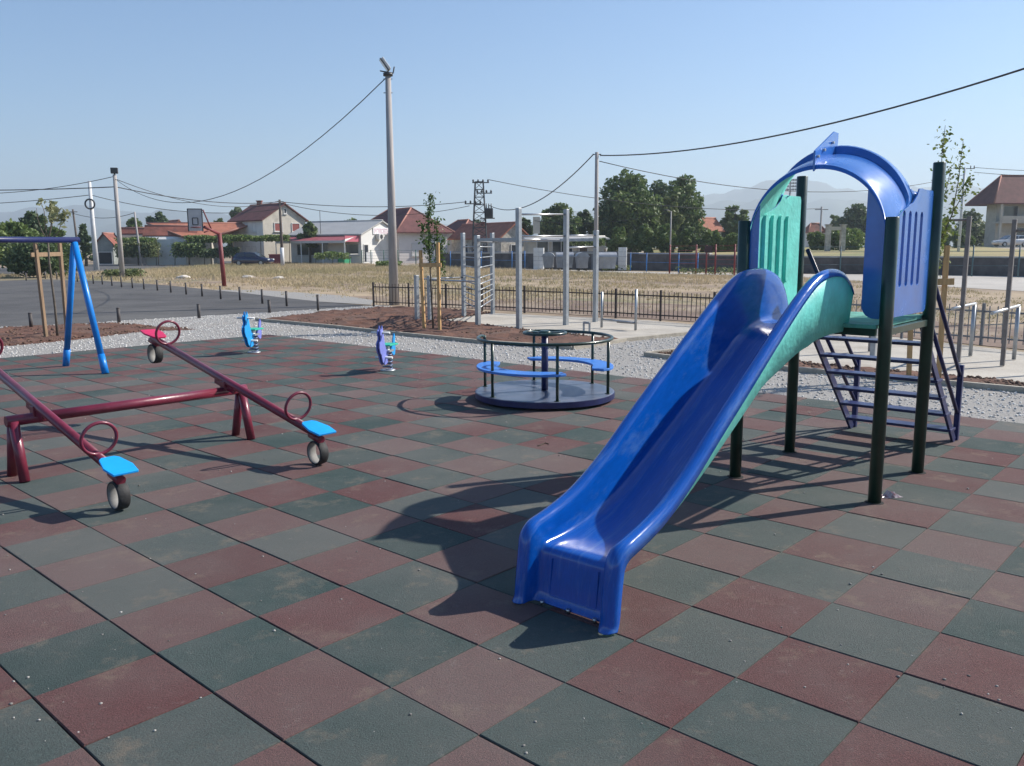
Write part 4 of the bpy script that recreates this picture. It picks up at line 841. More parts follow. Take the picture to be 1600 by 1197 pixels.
# ================================================================== BUILDINGS
m_roof = mat('red_roof_tiles', (.23, .075, .052), .85, var=.3, vscale=1.2, bump=.6, bscale=5, dirt=((.12, .06, .05), .5, .5, .72)); m_roofd = mat('dark_roof_tiles', (.13, .045, .042), .85, var=.25, vscale=1.2, bump=.6, bscale=5); m_roofo = mat('orange_roof_tiles', (.34, .125, .075), .85, var=.2, vscale=1.5, bump=.6, bscale=5)
m_wwhite = mat('white_render', (.66, .65, .62), .9, var=.06, vscale=.8, dirt=((.50, .48, .44), .5, .55, .8)); m_wbeige = mat('beige_render', (.50, .46, .39), .92, var=.12, vscale=.7, dirt=((.30, .27, .23), .6, .5, .8)); m_wgrey = mat('grey_render', (.42, .43, .45), .9, var=.1, vscale=.7); m_stone = mat('stone_wall', (.42, .39, .34), .95, var=.35, vscale=2.5, bump=.7, bscale=4)
m_glass = mat('window_glass', (.035, .04, .05), .12, spec=.8); m_frame = mat('window_frame', (.55, .54, .52), .6); m_shut = mat('red_shutter', (.23, .055, .045), .7, var=.15, vscale=3); m_door = mat('brown_door', (.10, .07, .05), .7); m_metalroof = mat('metal_roof', (.42, .41, .39), .55, .1, var=.06, vscale=.7)
class House:
    def __init__(s, name, label, nx, depth, phi, xr, xl, eave, ridge, roof, wall, roofm, z0=0., over=.35, cat='house', hip=.5):
        N = D(nx, 395, depth); N.z = z0; s.N = N; s.z0 = z0
        s.eR = Vector((math.cos(rad(phi)), math.sin(rad(phi)), 0)); s.eL = Vector((-math.sin(rad(phi)), math.cos(rad(phi)), 0))
        s.wR = onray(xr, N, s.eR); s.wL = min(onray(xl, N, s.eL), 13.); s.nR = -s.eL; s.nL = -s.eR
        s.h = HZ(nx, eave, N)-z0; s.rz = HZ(nx, ridge, N)-z0
        s.t = thing(name, label, cat, N)
        b = MB(); c = N+s.eR*s.wR/2+s.eL*s.wL/2
        b.obox(c+Vector((0, 0, s.h/2-.1)), s.eR*s.wR/2, s.eL*s.wL/2, (0, 0, s.h/2+.1)); s.wall = b.build('wall', wall, s.t)
        P = lambda a, l, z: N+s.eR*a+s.eL*l+Vector((0, 0, z))
        s.P = P; R, Lw, h, rz, o = s.wR, s.wL, s.h, s.rz, over
        th = Vector((0, 0, .14)); b = MB()
        if roof == 'gable_R':
            sl_ = (rz-h)/(R/2); zo = h-sl_*o
            b.prism([P(-o, -o, zo), P(R/2, -o, rz), P(R/2, Lw+o, rz), P(-o, Lw+o, zo)], th); b.prism([P(R+o, -o, zo), P(R/2, -o, rz), P(R/2, Lw+o, rz), P(R+o, Lw+o, zo)], th)
            g = MB(); g.prism([P(0, 0, h), P(R, 0, h), P(R/2, 0, rz-.02)], s.eL*Lw); ridge_ = (P(R/2, -o, rz+.12), P(R/2, Lw+o, rz+.12))
        elif roof == 'gable_L':
            sl_ = (rz-h)/(Lw/2); zo = h-sl_*o
            b.prism([P(-o, -o, zo), P(R+o, -o, zo), P(R+o, Lw/2, rz), P(-o, Lw/2, rz)], th); b.prism([P(-o, Lw+o, zo), P(R+o, Lw+o, zo), P(R+o, Lw/2, rz), P(-o, Lw/2, rz)], th)
            g = MB(); g.prism([P(0, 0, h), P(0, Lw, h), P(0, Lw/2, rz-.02)], s.eR*R); ridge_ = (P(-o, Lw/2, rz+.12), P(R+o, Lw/2, rz+.12))
        else:
            g = None; k = hip
            if R >= Lw: A, B = P(Lw*k, Lw/2, rz), P(R-Lw*k, Lw/2, rz)
            else: A, B = P(R/2, R*k, rz), P(R/2, Lw-R*k, rz)
            c0, c1, c2, c3 = P(-o, -o, h-.1), P(R+o, -o, h-.1), P(R+o, Lw+o, h-.1), P(-o, Lw+o, h-.1)
            if R >= Lw: fs = [[c0, c1, B, A], [c1, c2, B], [c2, c3, A, B], [c3, c0, A]]
            else: fs = [[c0, c1, A], [c1, c2, B, A], [c2, c3, B], [c3, c0, A, B]]
            for f in fs: b.prism(f, th)
            ridge_ = (A+Vector((0, 0, .13)), B+Vector((0, 0, .13)))
        s.roof = b.build('roof', roofm, s.t)
        if g: g.build('gable', wall, s.t)
        rc_ = MB(); rc_.tube(ridge_, .12, 8)
        if roof == 'hip':
            for q, e in ((c0, A), (c1, A if R < Lw else B), (c3, A if R >= Lw else B), (c2, B)): rc_.tube([q+Vector((0, 0, .14)), e+Vector((0, 0, .14))], .10, 6)
        rc_.build('ridge_cap', mat('ridge_tiles', (.36, .17, .13), .85) if roofm not in (m_metalroof,) else m_metalroof, s.roof)
    def win(s, face, f, z, w, h, pane=None, frame=None, name='window'):
        """face R/L, f = fraction along the face, z sill height"""
        e, n, W = (s.eR, s.nR, s.wR) if face == 'R' else (s.eL, s.nL, s.wL)
        c = s.N+e*(W*f)+Vector((0, 0, z+h/2)); b = MB(); fr = .09
        for a, d, x, y in ((0, h/2, w/2+fr/2, fr/2), (0, -h/2, w/2+fr/2, fr/2), (w/2, 0, fr/2, h/2-fr/2), (-w/2, 0, fr/2, h/2-fr/2)): b.obox(c+e*a+Vector((0, 0, d))+n*.02, e*x, n*.06, (0, 0, y))
        o = b.build(name, frame or m_frame, s.t); b = MB(); b.obox(c, e*(w/2-.01), n*.035, (0, 0, h/2-.01)); b.build('pane' if pane in (None, m_glass) else 'shutter_or_shade', pane or m_glass, o)  # solid fill: shutters, door leaves and the shed's painted dark inside
        b = MB(); b.obox(c+Vector((0, 0, -h/2-.08))+n*.06, e*(w/2+.12), n*.10, (0, 0, .035)); b.build('sill', m_frame, o); return o
    def chim(s, f, l, h=.9, m=None):
        c = s.P(s.wR*f, s.wL*l, 0); b = MB(); z = s.rz; b.box(c+Vector((0, 0, z-.3)), (.55, .55, h*2)); b.box(c+Vector((0, 0, z-.3+h)), (.7, .7, .12)); b.build('chimney', m or m_roof, s.roof)
H = House('farmhouse', 'long low farmhouse with a weathered red roof left of the basketball hoop', 240, 104, 8, 313, 228, 374.5, 355, 'gable_L', m_wwhite, m_roof)
H.win('R', .28, .9, 1.5, 1.5, mat('tan_shutter', (.33, .20, .12), .7)); H.win('R', .7, .9, 1.2, 1.3)
H = House('farmhouse', 'low red-roofed wing at the left end of the farmhouse row', 196, 112, 6, 252, 188, 372, 358, 'gable_L', mat('dull_render', (.24, .21, .18), .92, var=.2, vscale=.8), m_roof); H.win('R', .5, .7, 1.1, 1.3); H.win('R', .8, 0., 1., 2., m_door)
H = House('farmhouse', 'small red-roofed house partly hidden behind the red hoop post', 305, 110, 14, 343, 290, 371, 352, 'hip', m_wbeige, m_roofo); H.win('R', .5, .7, 1.1, 1.2)
H = House('farmhouse', 'reddish gable roof rising behind the farmhouse row', 264, 132, 40, 300, 236, 362, 345, 'gable_R', m_wbeige, m_roofo); H.win('R', .5, 2., .8, .9)
H = House('shed', 'small grey gabled shed with a dark open front behind the white pole', 152, 108, 0, 177, 167, 380, 366, 'gable_R', mat('shed_boards', (.24, .26, .25), .9, var=.2, vscale=1), m_roof, over=.3, cat='shed'); H.win('R', .5, .0, 1.7, 1.5, mat('opening_shade_panel', (.03, .03, .035), .9), name='doorway')  # flat near-black panel paints the unlit inside of the open shed
H = House('two_storey_house', 'two-storey beige house with a dark red gabled roof and red shutters', 413, 104, 50, 479, 364, 342.5, 318, 'gable_R', m_wbeige, m_roofd)
b = MB(); b.obox(H.P(-.02, H.wL/2, H.h/2-.05), H.eR*.02, H.eL*(H.wL/2-.02), (0, 0, H.h/2-.05)); b.build('white_facade', m_wwhite, H.t)
for f in (.35, .76): H.win('R', f, HZ(440, 361, H.N), 1.15, HZ(440, 348, H.N)-HZ(440, 361, H.N), m_shut)
H.win('R', .52, H.h+.75, .35, .6)
for f in (.26, .52, .80): H.win('L', f, HZ(390, 362, H.N), .75, 1.1)
for f in (.3, .7): H.win('L', f, .9, .9, 1.2)
H.win('L', .5, 0, 1.1, 2.1, m_door, name='door'); H.chim(.5, .75)
SH = House('village_shop', 'white gabled shop with a grey metal roof and red awning', 565, 97, 62, 626.5, 455, 366, 345, 'gable_R', m_wwhite, m_metalroof, over=.25, cat='shop')
for f in (.12, .5, .62, .82): SH.win('L', f, 1.0, 1.8 if f != .5 else 1., 1.3 if f != .5 else 2.0)
SH.win('R', .10, .2, .8, 2.0, name='door')
zs0, zs1 = HZ(590, 365.5, SH.N), HZ(590, 355, SH.N); fc = SH.P(SH.wR*.52, -.06, (zs0+zs1)/2)
b = MB(); b.obox(fc, SH.eR*(SH.wR*.235), SH.eL*.04, (0, 0, (zs1-zs0)/2)); sg = b.build('signboard', mat('sign_white', (.80, .79, .80), .6), SH.t)
m_let = mat('faded_letters', (.55, .36, .42), .7)
for r_ in range(3):
    x = -.9
    while x < .85:
        w = random.uniform(.05, .12); b = MB(); hh_ = random.uniform(.10, .16)
        b.obox(fc+SH.eR*(SH.wR*.235*(x+w/2))+SH.nR*.05+Vector((0, 0, (zs1-zs0)*(.28-.28*r_))), SH.eR*(SH.wR*.235*w/2), SH.eL*.006, (0, 0, hh_*.55)); b.build('letter', m_let, sg); x += w+random.choice((.05, .05, .14))
ac = SH.P(SH.wR*.40, -.35, HZ(590, 369.5, SH.N)); b = MB(); b.obox(ac, SH.eR*.45, SH.eL*.22, (0, 0, .33)); a_ = b.build('air_conditioner', m_frame, SH.t, bevel=.03); b = MB(); b.tube([ac-SH.eL*.225, ac-SH.eL*.235], .26, 20); b.build('fan_grille', m_dark, a_)
b = MB(); b.obox(SH.P(SH.wR*.18, -.04, .75), SH.eR*.6, SH.eL*.03, (0, 0, .6)); b.build('low_hatch', m_wgrey, SH.t)
# awning along the left face
zA = HZ(565, 369, SH.N); dpt = 2.6; b = MB()
b.prism([SH.P(0, .3, zA), SH.P(0, SH.wL, zA), SH.P(-dpt, SH.wL, zA-.55), SH.P(-dpt, .3, zA-.55)], (0, 0, .07)); aw = b.build('awning', mat('awning_red', (.30, .075, .085), .7, var=.2, vscale=2), SH.t)
b = MB(); b.obox(SH.P(-dpt-.03, SH.wL*.5, zA-.62), SH.eR*.02, SH.eL*(SH.wL*.48), (0, 0, .14)); b.build('fascia', m_frame, aw)
b = MB(); b.obox(SH.P(-dpt*.5, .25, zA-.30), SH.eR*(dpt*.5), SH.eL*.03, (0, 0, .33)); fs_ = b.build('awning_sign', mat('awning_sign_red', (.42, .10, .14), .6), aw)
b = MB(); b.prism([SH.P(-dpt, .21, zA-.62), SH.P(-dpt*.35, .21, zA-.08), SH.P(-dpt, .21, zA-.35)], SH.eL*.02); b.build('sign_stripe', m_white, aw)
for l in (.3, .3+SH.wL*.3, .3+SH.wL*.6, SH.wL-.1): b = MB(); b.bar(SH.P(-dpt, l, -.1), SH.P(-dpt, l, zA-.55), .09, .09, up=(1, 0, 0)); b.build('awning_post', m_white, SH.t)
for z in (1.15,): b = MB(); b.bar(SH.P(-dpt, .3, z), SH.P(-dpt, .3+SH.wL*.3, z), .06, .06); b.bar(SH.P(-dpt, .3, z), SH.P(0, .3, z), .06, .06); b.build('rail', m_white, SH.t)
b = MB(); b.bar(SH.P(-.1, SH.wL*.55, SH.rz*.7), SH.P(-.1, SH.wL*.55, SH.rz+1.3), .05, .05, up=(1, 0, 0)); an_ = b.build('aerial', m_dark, SH.roof)
for k, (dx, c_, lab) in enumerate(((-3.2, (.02, .25, .12), 'green crate standing under the shop awning'), (-2.6, (.03, .10, .08), 'dark green crate beside the shop door'))):
    q = SH.P(dx*.6-.4, .6+.4*k, .35); b = MB(); ang2 = rad(62)
    for s1 in (-1, 1): b.obox(q+SH.eR*.55*s1, SH.eR*.03, SH.eL*.4, (0, 0, .35)); b.obox(q+SH.eL*.4*s1, SH.eR*.52, SH.eL*.03, (0, 0, .345))
    b.obox(q-Vector((0, 0, .3)), SH.eR*.5, SH.eL*.36, (0, 0, .03)); o = b.build('crate', mat('crate%d' % k, c_, .6)); tag(o, lab, 'crate')
H = House('hip_roof_house', 'white bungalow with a large red hipped roof beside the concrete pole', 624, 101, 33, 699, 556, 363, 324, 'hip', mat('pinkish_render', (.68, .63, .60), .9, var=.06, vscale=.7), m_roofd, over=.7, hip=.48)
H.win('R', .80, .9, 1.0, 1.4); H.win('R', .35, .9, 1.2, 1.4, mat('white_shutter', (.6, .58, .56), .7)); H.chim(.75, .6, .5)
H = House('red_roof_house', 'stone gabled house with a bright red roof left of the tall workout posts', 783, 98, 38, 824, 706, 369.5, 349, 'gable_R', m_stone, m_roofo, over=.4)
H.win('L', .3, .8, 1.1, 1.4); H.win('L', .7, .8, 1.1, 1.4); H.win('R', .5, .8, 1., 1.3); H.chim(.5, .6, .6)
H = House('red_roof_house', 'dark red hipped roof house just right of the white bungalow', 724, 116, 30, 760, 690, 362, 344, 'hip', m_wbeige, m_roofd); H.win('R', .4, .9, 1.1, 1.3)
H = House('flat_roof_house', 'low flat-roofed house with a white edge behind the dumpsters', 826, 94, 12, 944, 818, 374, 371.5, 'gable_L', m_wbeige, m_metalroof, over=.5)
for f in (.18, .38, .5): H.win('R', f, 1., 1.3, 1.5)
H.win('R', .72, .2, 1., 2.1, m_door, name='door')
cc = H.P(H.wR*.13, H.wL*.4, 0); b = MB(); b.box(cc+Vector((0, 0, HZ(838, 352, cc))), (.75, .75, HZ(838, 340, cc)-HZ(838, 366, cc))); b.build('chimney', m_wbeige, H.roof)
H = House('small_red_house', 'small grey house with an orange red roof at the right of the tall trees', 1090, 118, 24, 1126, 1066, 359, 341, 'gable_L', m_wgrey, m_roofo, over=.35); H.win('R', .6, .9, 1., 1.2)
H = House('far_house', 'small far house with a brown roof seen through the arch', 1262, 150, 10, 1287, 1255, 363, 350, 'hip', m_wwhite, m_roof); H.win('R', .3, 1.6, 1.1, 1.3); H.win('R', .7, 1.6, 1.1, 1.3)
BH = House('two_storey_house', 'large two-storey house with a covered balcony at the right picture edge', 1552, 122, 8, 1760, 1536, 319, 275, 'hip', m_wbeige, m_roofd, z0=1.6, over=2.0)
zf = HZ(1560, 348, BH.N)
for f in (.10, .29, .48, .67, .86): BH.win('R', f, zf-BH.z0+.25, 2.3, 2.1, name='balcony_opening')
b = MB(); b.obox(BH.P(BH.wR/2, -.9, zf-BH.z0), BH.eR*(BH.wR/2+.6), BH.eL*.9, (0, 0, .12)); b.build('balcony_slab', m_wbeige, BH.t)
b = MB(); b.obox(BH.P(BH.wR/2, -1.75, zf-BH.z0+.5), BH.eR*(BH.wR/2+.6), BH.eL*.05, (0, 0, .38)); b.build('balcony_parapet', m_wbeige, BH.t)
for f in (-.03, .2, .39, .58, .77, .97): b = MB(); b.bar(BH.P(BH.wR*f, -1.75, -.2), BH.P(BH.wR*f, -1.75, BH.h), .3, .3, up=(1, 0, 0)); b.build('column', m_wbeige, BH.t)
BH.win('R', .18, 1.3, 1.6, 1.3); BH.win('R', .5, 1.3, 1.6, 1.3); BH.win('R', .75, .1, 1.2, 2.1, m_door, name='door')
# gate pillars far behind the arch
gp_ = thing('gate_pillars', 'pair of pale gate pillars with a lintel seen through the arch', 'gate', D(1303, 380, 85))
for x in (1293, 1316): q = D(x, 384, 85); b = MB(); z1_ = HZ(x, 352, q); b.box((q.x, q.y, z1_/2), (.45, .45, z1_)); b.box((q.x, q.y, z1_+.04), (.6, .6, .1)); b.build('pillar', m_stone, gp_)
a, c = D(1293, 357, 85), D(1316, 357, 85); b = MB(); b.bar(a, c, .3, .35); b.build('lintel', m_wbeige, gp_)
# ================================================================== DARK WALL, DUMPSTERS, FENCES ALONG THE FIELD
m_dwall = mat('dark_stone_wall', (.115, .10, .095), .95, var=.35, vscale=1.5, bump=.8, bscale=5, detail=8); m_cop = mat('coping', (.42, .39, .35), .9, var=.1, vscale=2)
wl_px = [(690, 417.5), (840, 419.5), (1000, 421.5), (1110, 423), (1235, 425.5), (1440, 428), (1560, 430), (1800, 436)]
WP = [G(*q) for q in wl_px]; WH = [1.25, 1.25, 1.25, 1.15, 1.0, 1.0, 1.0, 1.0]
dw = thing('boundary_wall', 'long dark stone boundary wall with pale coping across the far side of the field', 'wall', WP[3])
for k in range(len(WP)-1):
    a, c = WP[k], WP[k+1]; h = (WH[k]+WH[k+1])/2; b = MB(); b.bar(up(a, h/2-.1), up(c, h/2-.1), .4, h+.2); w_ = b.build('wall_section', m_dwall, dw)
    b = MB(); b.bar(up(a, h+.05), up(c, h+.05), .5, .1); b.build('coping', m_cop, w_)
def row_posts(name, label, cat, pts, h, m, r=.04, rails=(.5, .95)):
    P = [G(*q) for q in pts]; t = thing(name, label, cat, P[0])
    for p in P: b = MB(); b.tube([p, up(p, h)], r, 8); b.build('post', m, t)
    for a, c in zip(P[:-1], P[1:]):
        for f in rails: b = MB(); b.tube([up(a, h*f), up(c, h*f)], .012, 5); b.build('wire', m, t)
    return t
m_bluep = mat('blue_post_paint', (.03, .16, .42), .6); m_redp = mat('red_post_paint', (.24, .035, .04), .6, var=.2, vscale=3); m_gmesh = mat('green_mesh_post', (.05, .13, .10), .6)
row_posts('blue_post_fence', 'thin blue posts with wire in front of the dark wall, left of the dumpsters', 'fence', [(704, 419.5), (752, 420.5), (800, 421.5), (820, 422)], 1.5, m_bluep)
row_posts('blue_post_fence', 'thin blue posts with wire in front of the dark wall, right of the dumpsters', 'fence', [(985, 423.5), (1010, 424.5), (1060, 426), (1090, 426.5)], 1.35, m_bluep)
row_posts('blue_post_fence', 'thin posts with wire in front of the dark wall behind the slide', 'fence', [(1180, 428.5), (1245, 429), (1312, 429.5), (1380, 430), (1452, 431), (1518, 432), (1590, 433)], 1.75, mat('teal_post', (.06, .12, .14), .6), rails=(.35, .6, .8, .97))
rf = row_posts('red_post_fence', 'rusty red fence posts with wire mesh at the right end of the field', 'fence', [(1046, 427.5), (1087, 428.5), (1117, 429), (1147, 430), (1190, 431)], 1.9, m_redp, .055, rails=(.35, .5, .65, .8, .95))
q = G(1103, 429); b = MB(); b.tube([q, up(q, 1.85)], .05, 8); b.build('post', m_redp, rf); b = MB(); b.box(up(q, 1.6)+Vector((.1, -.08, 0)), (.5, .05, .45)); b.build('dark_sign', mat('dark_sign', (.05, .02, .025), .6), rf)
row_posts('green_mesh_fence', 'green wire fence in front of the white shop gable', 'fence', [(566, 413), (580, 413), (600, 413.5), (622, 414), (650, 414.5), (672, 415)], 1.6, m_gmesh, .05, rails=(.2, .4, .6, .8, .97))
m_block = mat('white_block', (.66, .65, .62), .9, var=.12, vscale=1.5)
for (xa, xb, yb, zt, lab) in ((834, 850, 420.8, 1.75, 'white block wall at the left end of the dumpster bay'), (966, 979, 422.5, 1.75, 'stepped white block wall at the right end of the dumpster bay')):
    a, c = G(xa, yb), G(xb, yb); t = thing('block_wall', lab, 'wall', a); n_ = 5
    for k in range(n_):
        for f in (0, .5):
            p, q = a.lerp(c, f), a.lerp(c, f+.485); zz = zt*(k+.5)/n_; off = (.02 if (k+int(f*2)) % 2 else 0)
            b = MB(); b.bar(up(p, zz)+Vector((0, -off, 0)), up(q, zz)+Vector((0, -off, 0)), .3, zt/n_*.95); b.build('block', m_block, t)
a, c = G(850, 419.6), G(966, 421.2); o = MB().bar(up(a, .7), up(c, .7), .15, 1.45).build('bay_wall', mat('bay_wall_shade_grey', (.20, .20, .21), .9, var=.2, vscale=1)); tag(o, 'back wall of the dumpster bay, its grey darkened for shade', 'wall')  # wall colour made darker to carry the shadow behind the dumpsters
def dumpster_proto():
    t = thing('dumpster', '', 'dumpster', (0, 0, 0), 'dumpsters in the bay'); mm = mat('galvanised', (.36, .37, .39), .55, .35, var=.15, vscale=2)
    b = MB(); lo = [(-.58, -.36, .22), (.58, -.36, .22), (.58, .36, .22), (-.58, .36, .22)]; hi = [(-.68, -.46, 1.12), (.68, -.46, 1.12), (.68, .46, 1.12), (-.68, .46, 1.12)]
    b.add(lo+hi, [(3, 2, 1, 0), (0, 1, 5, 4), (1, 2, 6, 5), (2, 3, 7, 6), (3, 0, 4, 7)]); bd = b.build('body', mm, t, local=True)
    b = MB(); b.grid([[(x, -.5*math.cos(a), 1.13+.33*math.sin(a)) for a in np.linspace(0, math.pi, 12)] for x in (-.71, .71)]); 
    for x in (-.71, .71): b.add([(x, -.5*math.cos(a), 1.13+.33*math.sin(a)) for a in np.linspace(0, math.pi, 12)], [tuple(range(12))])
    b.build('lid', mm, t, local=True)
    b = MB(); b.box((0, -.5, 1.12), (1.5, .08, .08)); b.box((0, .5, 1.12), (1.5, .08, .08)); b.build('rim', mm, t, local=True)
    for x in (-.3, .3): b = MB(); b.box((x, -.42, .65), (.05, .05, .8)); b.build('rib', mm, t, local=True)
    for x in (-.45, .45):
        for y in (-.28, .28): b = MB(); b.tube([(x-.03, y, .10), (x+.03, y, .10)], .10, 12); b.box((x, y, .2), (.05, .05, .10)); b.build('wheel', m_black, t, local=True)
    return t
dpz = [(857, 1.5, 'leftmost round-lidded dumpster, beside the white block wall'), (882, .06, 'second dumpster from the left, the long one behind a tall workout post'), (909, 1.62, 'third dumpster from the left, between the two workout posts'), (948, .1, 'rightmost dumpster in the bay, near the stepped blocks')]
dpr = dumpster_proto()
for k, (x, r_z, l) in enumerate(dpz):
    q = G(x, 422.3+.02*(x-863)); o = dpr if k == 0 else copy_tree(dpr); o.location = q; o.rotation_euler = (0, 0, r_z); o['label'] = l; o.scale = (.95, .95, .95)
# ================================================================== CARS
def car(label, loc, rz, paint, L=4.2, wd=1.7, hgt=1.45, est=True):
    t = thing('parked_car', label, 'car', (0, 0, 0)); hw = wd/2
    xs = [(-L/2, .42, .78, .80), (-L/2+.12, .30, .92, .93), (-L/2+.6, .26, .97, 1.), (-.3, .24, .95, 1.), (.55, .24, .93, 1.), (1.2, .26, .86, .98), (L/2-.25, .30, .76, .92), (L/2, .42, .60, .76)]
    rows = []
    for x, z0, z1, k in xs: w = hw*k; rows.append([(x, -w*.9, z0), (x, -w, z0+.12), (x, -w, (z0+z1)/2+.05), (x, -w*.93, z1), (x, 0, z1+.03), (x, w*.93, z1), (x, w, (z0+z1)/2+.05), (x, w, z0+.12), (x, w*.9, z0)])
    b = MB(); b.grid(rows, closed=True); b.add(rows[0], [tuple(range(9))]); b.add(rows[-1], [tuple(range(9))[::-1]]); bd = b.build('body', paint, t, local=True)
    cx = [(-L/2+.12, .93, .86), (-L/2+.5, hgt-.08, .72), (-.6, hgt, .74), (.25, hgt-.04, .72), (1.05, .90, .84)]
    rows = [[(x, -hw*.9, .88), (x, -hw*k, z), (x, hw*k, z), (x, hw*.9, .88)] for x, z, k in cx]
    b = MB(); b.grid(rows, smooth=False); b.build('cabin', paint, t, local=True)
    for s in (-1, 1):
        for x0, x1, x2, x3 in ((-1.55, -.62, -.66, -1.35), (-.50, .78, .20, -.52)):
            b = MB(); y = s*hw; b.prism([(x0, y*.91, .96), (x1, y*.91, .96), (x2, y*.775, hgt-.14), (x3, y*.775, hgt-.14)], (0, s*.02, 0)); b.build('side_window', m_glass, t, local=True)
        b = MB(); b.box((L/2-.08, s*hw*.62, .66), (.14, .34, .15)); b.build('headlight', m_lamp, t, local=True, bevel=.02); b = MB(); b.box((-L/2+.06, s*hw*.72, .80), (.12, .22, .22)); b.build('tail_light', m_redp, t, local=True, bevel=.02)
        b = MB(); b.box((.72, s*(hw+.08), .98), (.12, .16, .12)); b.build('mirror', paint, t, local=True, bevel=.02)
        for x in (-1.30, 1.28):
            b = MB(); b.tube([(x, s*hw*.80, .31), (x, s*hw*1.0, .31)], .31, 20); w = b.build('tyre', m_black, t, local=True); b = MB(); b.tube([(x, s*hw*.99, .31), (x, s*hw*1.01, .31)], .19, 16); b.build('rim', m_steel, w, local=True)
    b = MB(); b.prism([(.32, -hw*.68, hgt-.06), (.32, hw*.68, hgt-.06), (1.06, hw*.78, .93), (1.06, -hw*.78, .93)], (.03, 0, .02)); b.build('windscreen', m_glass, t, local=True)
    t.location = loc; t.rotation_euler = (0, 0, rz); return t
q = D(396, 403.5, 92); q.z = 0; car('dark blue estate car parked in front of the two-storey house', q, rad(-12), mat('car_navy', (.012, .016, .055), .25, coat=.8))
q = D(1578, 384, 108); q.z = 1.55; car('white car parked before the large house at the right edge', q, rad(185), mat('car_white', (.6, .6, .6), .3, coat=.7))
q = D(430, 404.5, 96); q.z = 0; b = MB(); b.box(q+Vector((0, 0, .6)), (1.3, 1.1, 1.0), .3); b.box(q+Vector((0, 0, 1.14)), (1.4, 1.2, .1), .3); o = b.build('red_bin', mat('bin_red', (.16, .02, .03), .6), bevel=.03); tag(o, 'dark red bin beside the parked dark blue car', 'bin')
# ================================================================== TREES AND HEDGES
LM = {}
def leafm(k, a, c): LM[k] = mat('leaf_'+k, a, .6, attr=True, col2=c, trans=.3)
leafm('mid', (.045, .09, .026), (.20, .26, .08)); leafm('dark', (.03, .062, .026), (.13, .18, .065)); leafm('light', (.08, .135, .032), (.20, .26, .07)); leafm('olive', (.09, .12, .04), (.20, .23, .09)); leafm('hazy', (.10, .14, .07), (.21, .26, .13))  # random leaf tones; light ends raised to paint in sunlit patches
m_trunk = mat('bark', (.085, .065, .05), .95, var=.3, vscale=2)
def tree(label, px, ytop, ybot, wpx, depth, leaf='mid', n=2600, ls=.22, blobs=16, trunk=.18, name='tree', z0=0., cat='tree', shape='round', lopx=0):
    P = D(px, 395, depth); P.z = z0; zt = HZ(px, ytop, P); zb_ = max(z0, HZ(px, ybot, P)); w = wpx/F*depth/2; hh = zt-zb_
    t = thing(name, label, cat, P); b = MB(); zc = zb_+hh*.15
    b.tube([P-Vector((0, 0, .2)), P+Vector((.05*w, 0, (zc-z0)*.6+.1)), P+Vector((-.03*w, .05*w, zb_-z0+hh*.55))], [trunk, trunk*.8, trunk*.3], 8)
    ctr = []
    for k in range(blobs):
        f = (k+.5)/blobs; a = k*2.399+random.random()*.5
        if shape == 'cone': rr = w*(1.02-f)*.75
        else: rr = w*.72*math.sqrt(max(0, 1-(2*f-.85)**2*.75))
        r_ = rr*math.sqrt(random.random())*1.0
        c = Vector((P.x+r_*math.cos(a), P.y+r_*math.sin(a)*.8, zb_+hh*(.10+.80*f))); br = max(.16*w, w*random.uniform(.26, .42)*(1-.45*abs(2*f-.9))); bz = min(br*random.uniform(.7, 1.1), hh*.22+.1)
        ctr.append((c, br, min(bz, zt-c.z+.02*hh if zt-c.z > .1 else bz)))
        if k % 3 == 0: b.tube([P+Vector((0, 0, (zb_-z0)+hh*(.1+.3*f))), c.lerp(P+Vector((0, 0, c.z-z0)), .5)-Vector((0, 0, br*.2)), c], [trunk*.4, trunk*.25, trunk*.08], 6)
    b.build('trunk', m_trunk, t)
    wts = np.array([q[1]**2 for q in ctr]); wts /= wts.sum(); idx = rng.choice(len(ctr), n, p=wts); cc = np.array([tuple(q[0]) for q in ctr])[idx]; br = np.array([q[1] for q in ctr])[idx]; bz = np.array([q[2] for q in ctr])[idx]
    d = rng.normal(size=(n, 3)); d /= np.linalg.norm(d, axis=1)[:, None]; r = .45+.72*rng.random(n)**.75
    C_ = cc+d*np.stack([br*r, br*r, bz*r], 1); C_ = C_[C_[:, 2] > z0+.05]
    V, Fc = leaves(C_, ls, .7, .4); base = rng.random(len(ctr))[idx][:len(Fc)]
    tint = np.repeat(np.clip(.55*base+.45*rng.random(len(Fc)), 0, 1), 4)
    scatter_mesh('crown', V, Fc, tint, LM[leaf], t); return t
tree('broad light green bush at the left picture edge', 22, 343, 424, 95, 62, 'light', 5200, .16, 22, .15, z0=0)
tree('dark tree top behind the bushes at the left', 58, 328, 400, 70, 80, 'dark', 3200, .2, 16, .2)
tree('green bush right of the dark tree, behind the swing beam', 88, 352, 424, 62, 64, 'mid', 4200, .15, 18, .12)
tree('low dark hedge bush under the swing beam', 58, 378, 428, 120, 57, 'dark', 4200, .14, 22, .1, name='bush', cat='bush')
tree('dark pointed conifer left of the white pole', 133, 345, 412, 34, 96, 'dark', 2400, .2, 14, .2, shape='cone')
tree('low green bush at the foot of the conifer', 112, 380, 424, 40, 66, 'mid', 2200, .14, 12, .08, name='bush', cat='bush')
tree('rounded green tree behind the farmhouse wing', 213, 339, 375, 38, 126, 'mid', 2000, .26, 12, .2)
tree('dark round tree behind the farmhouse roof', 252, 330, 370, 46, 130, 'dark', 2600, .26, 14, .25)
tree('small dark tree between the roof and the backboard', 288, 346, 370, 12, 135, 'dark', 600, .24, 6, .12)
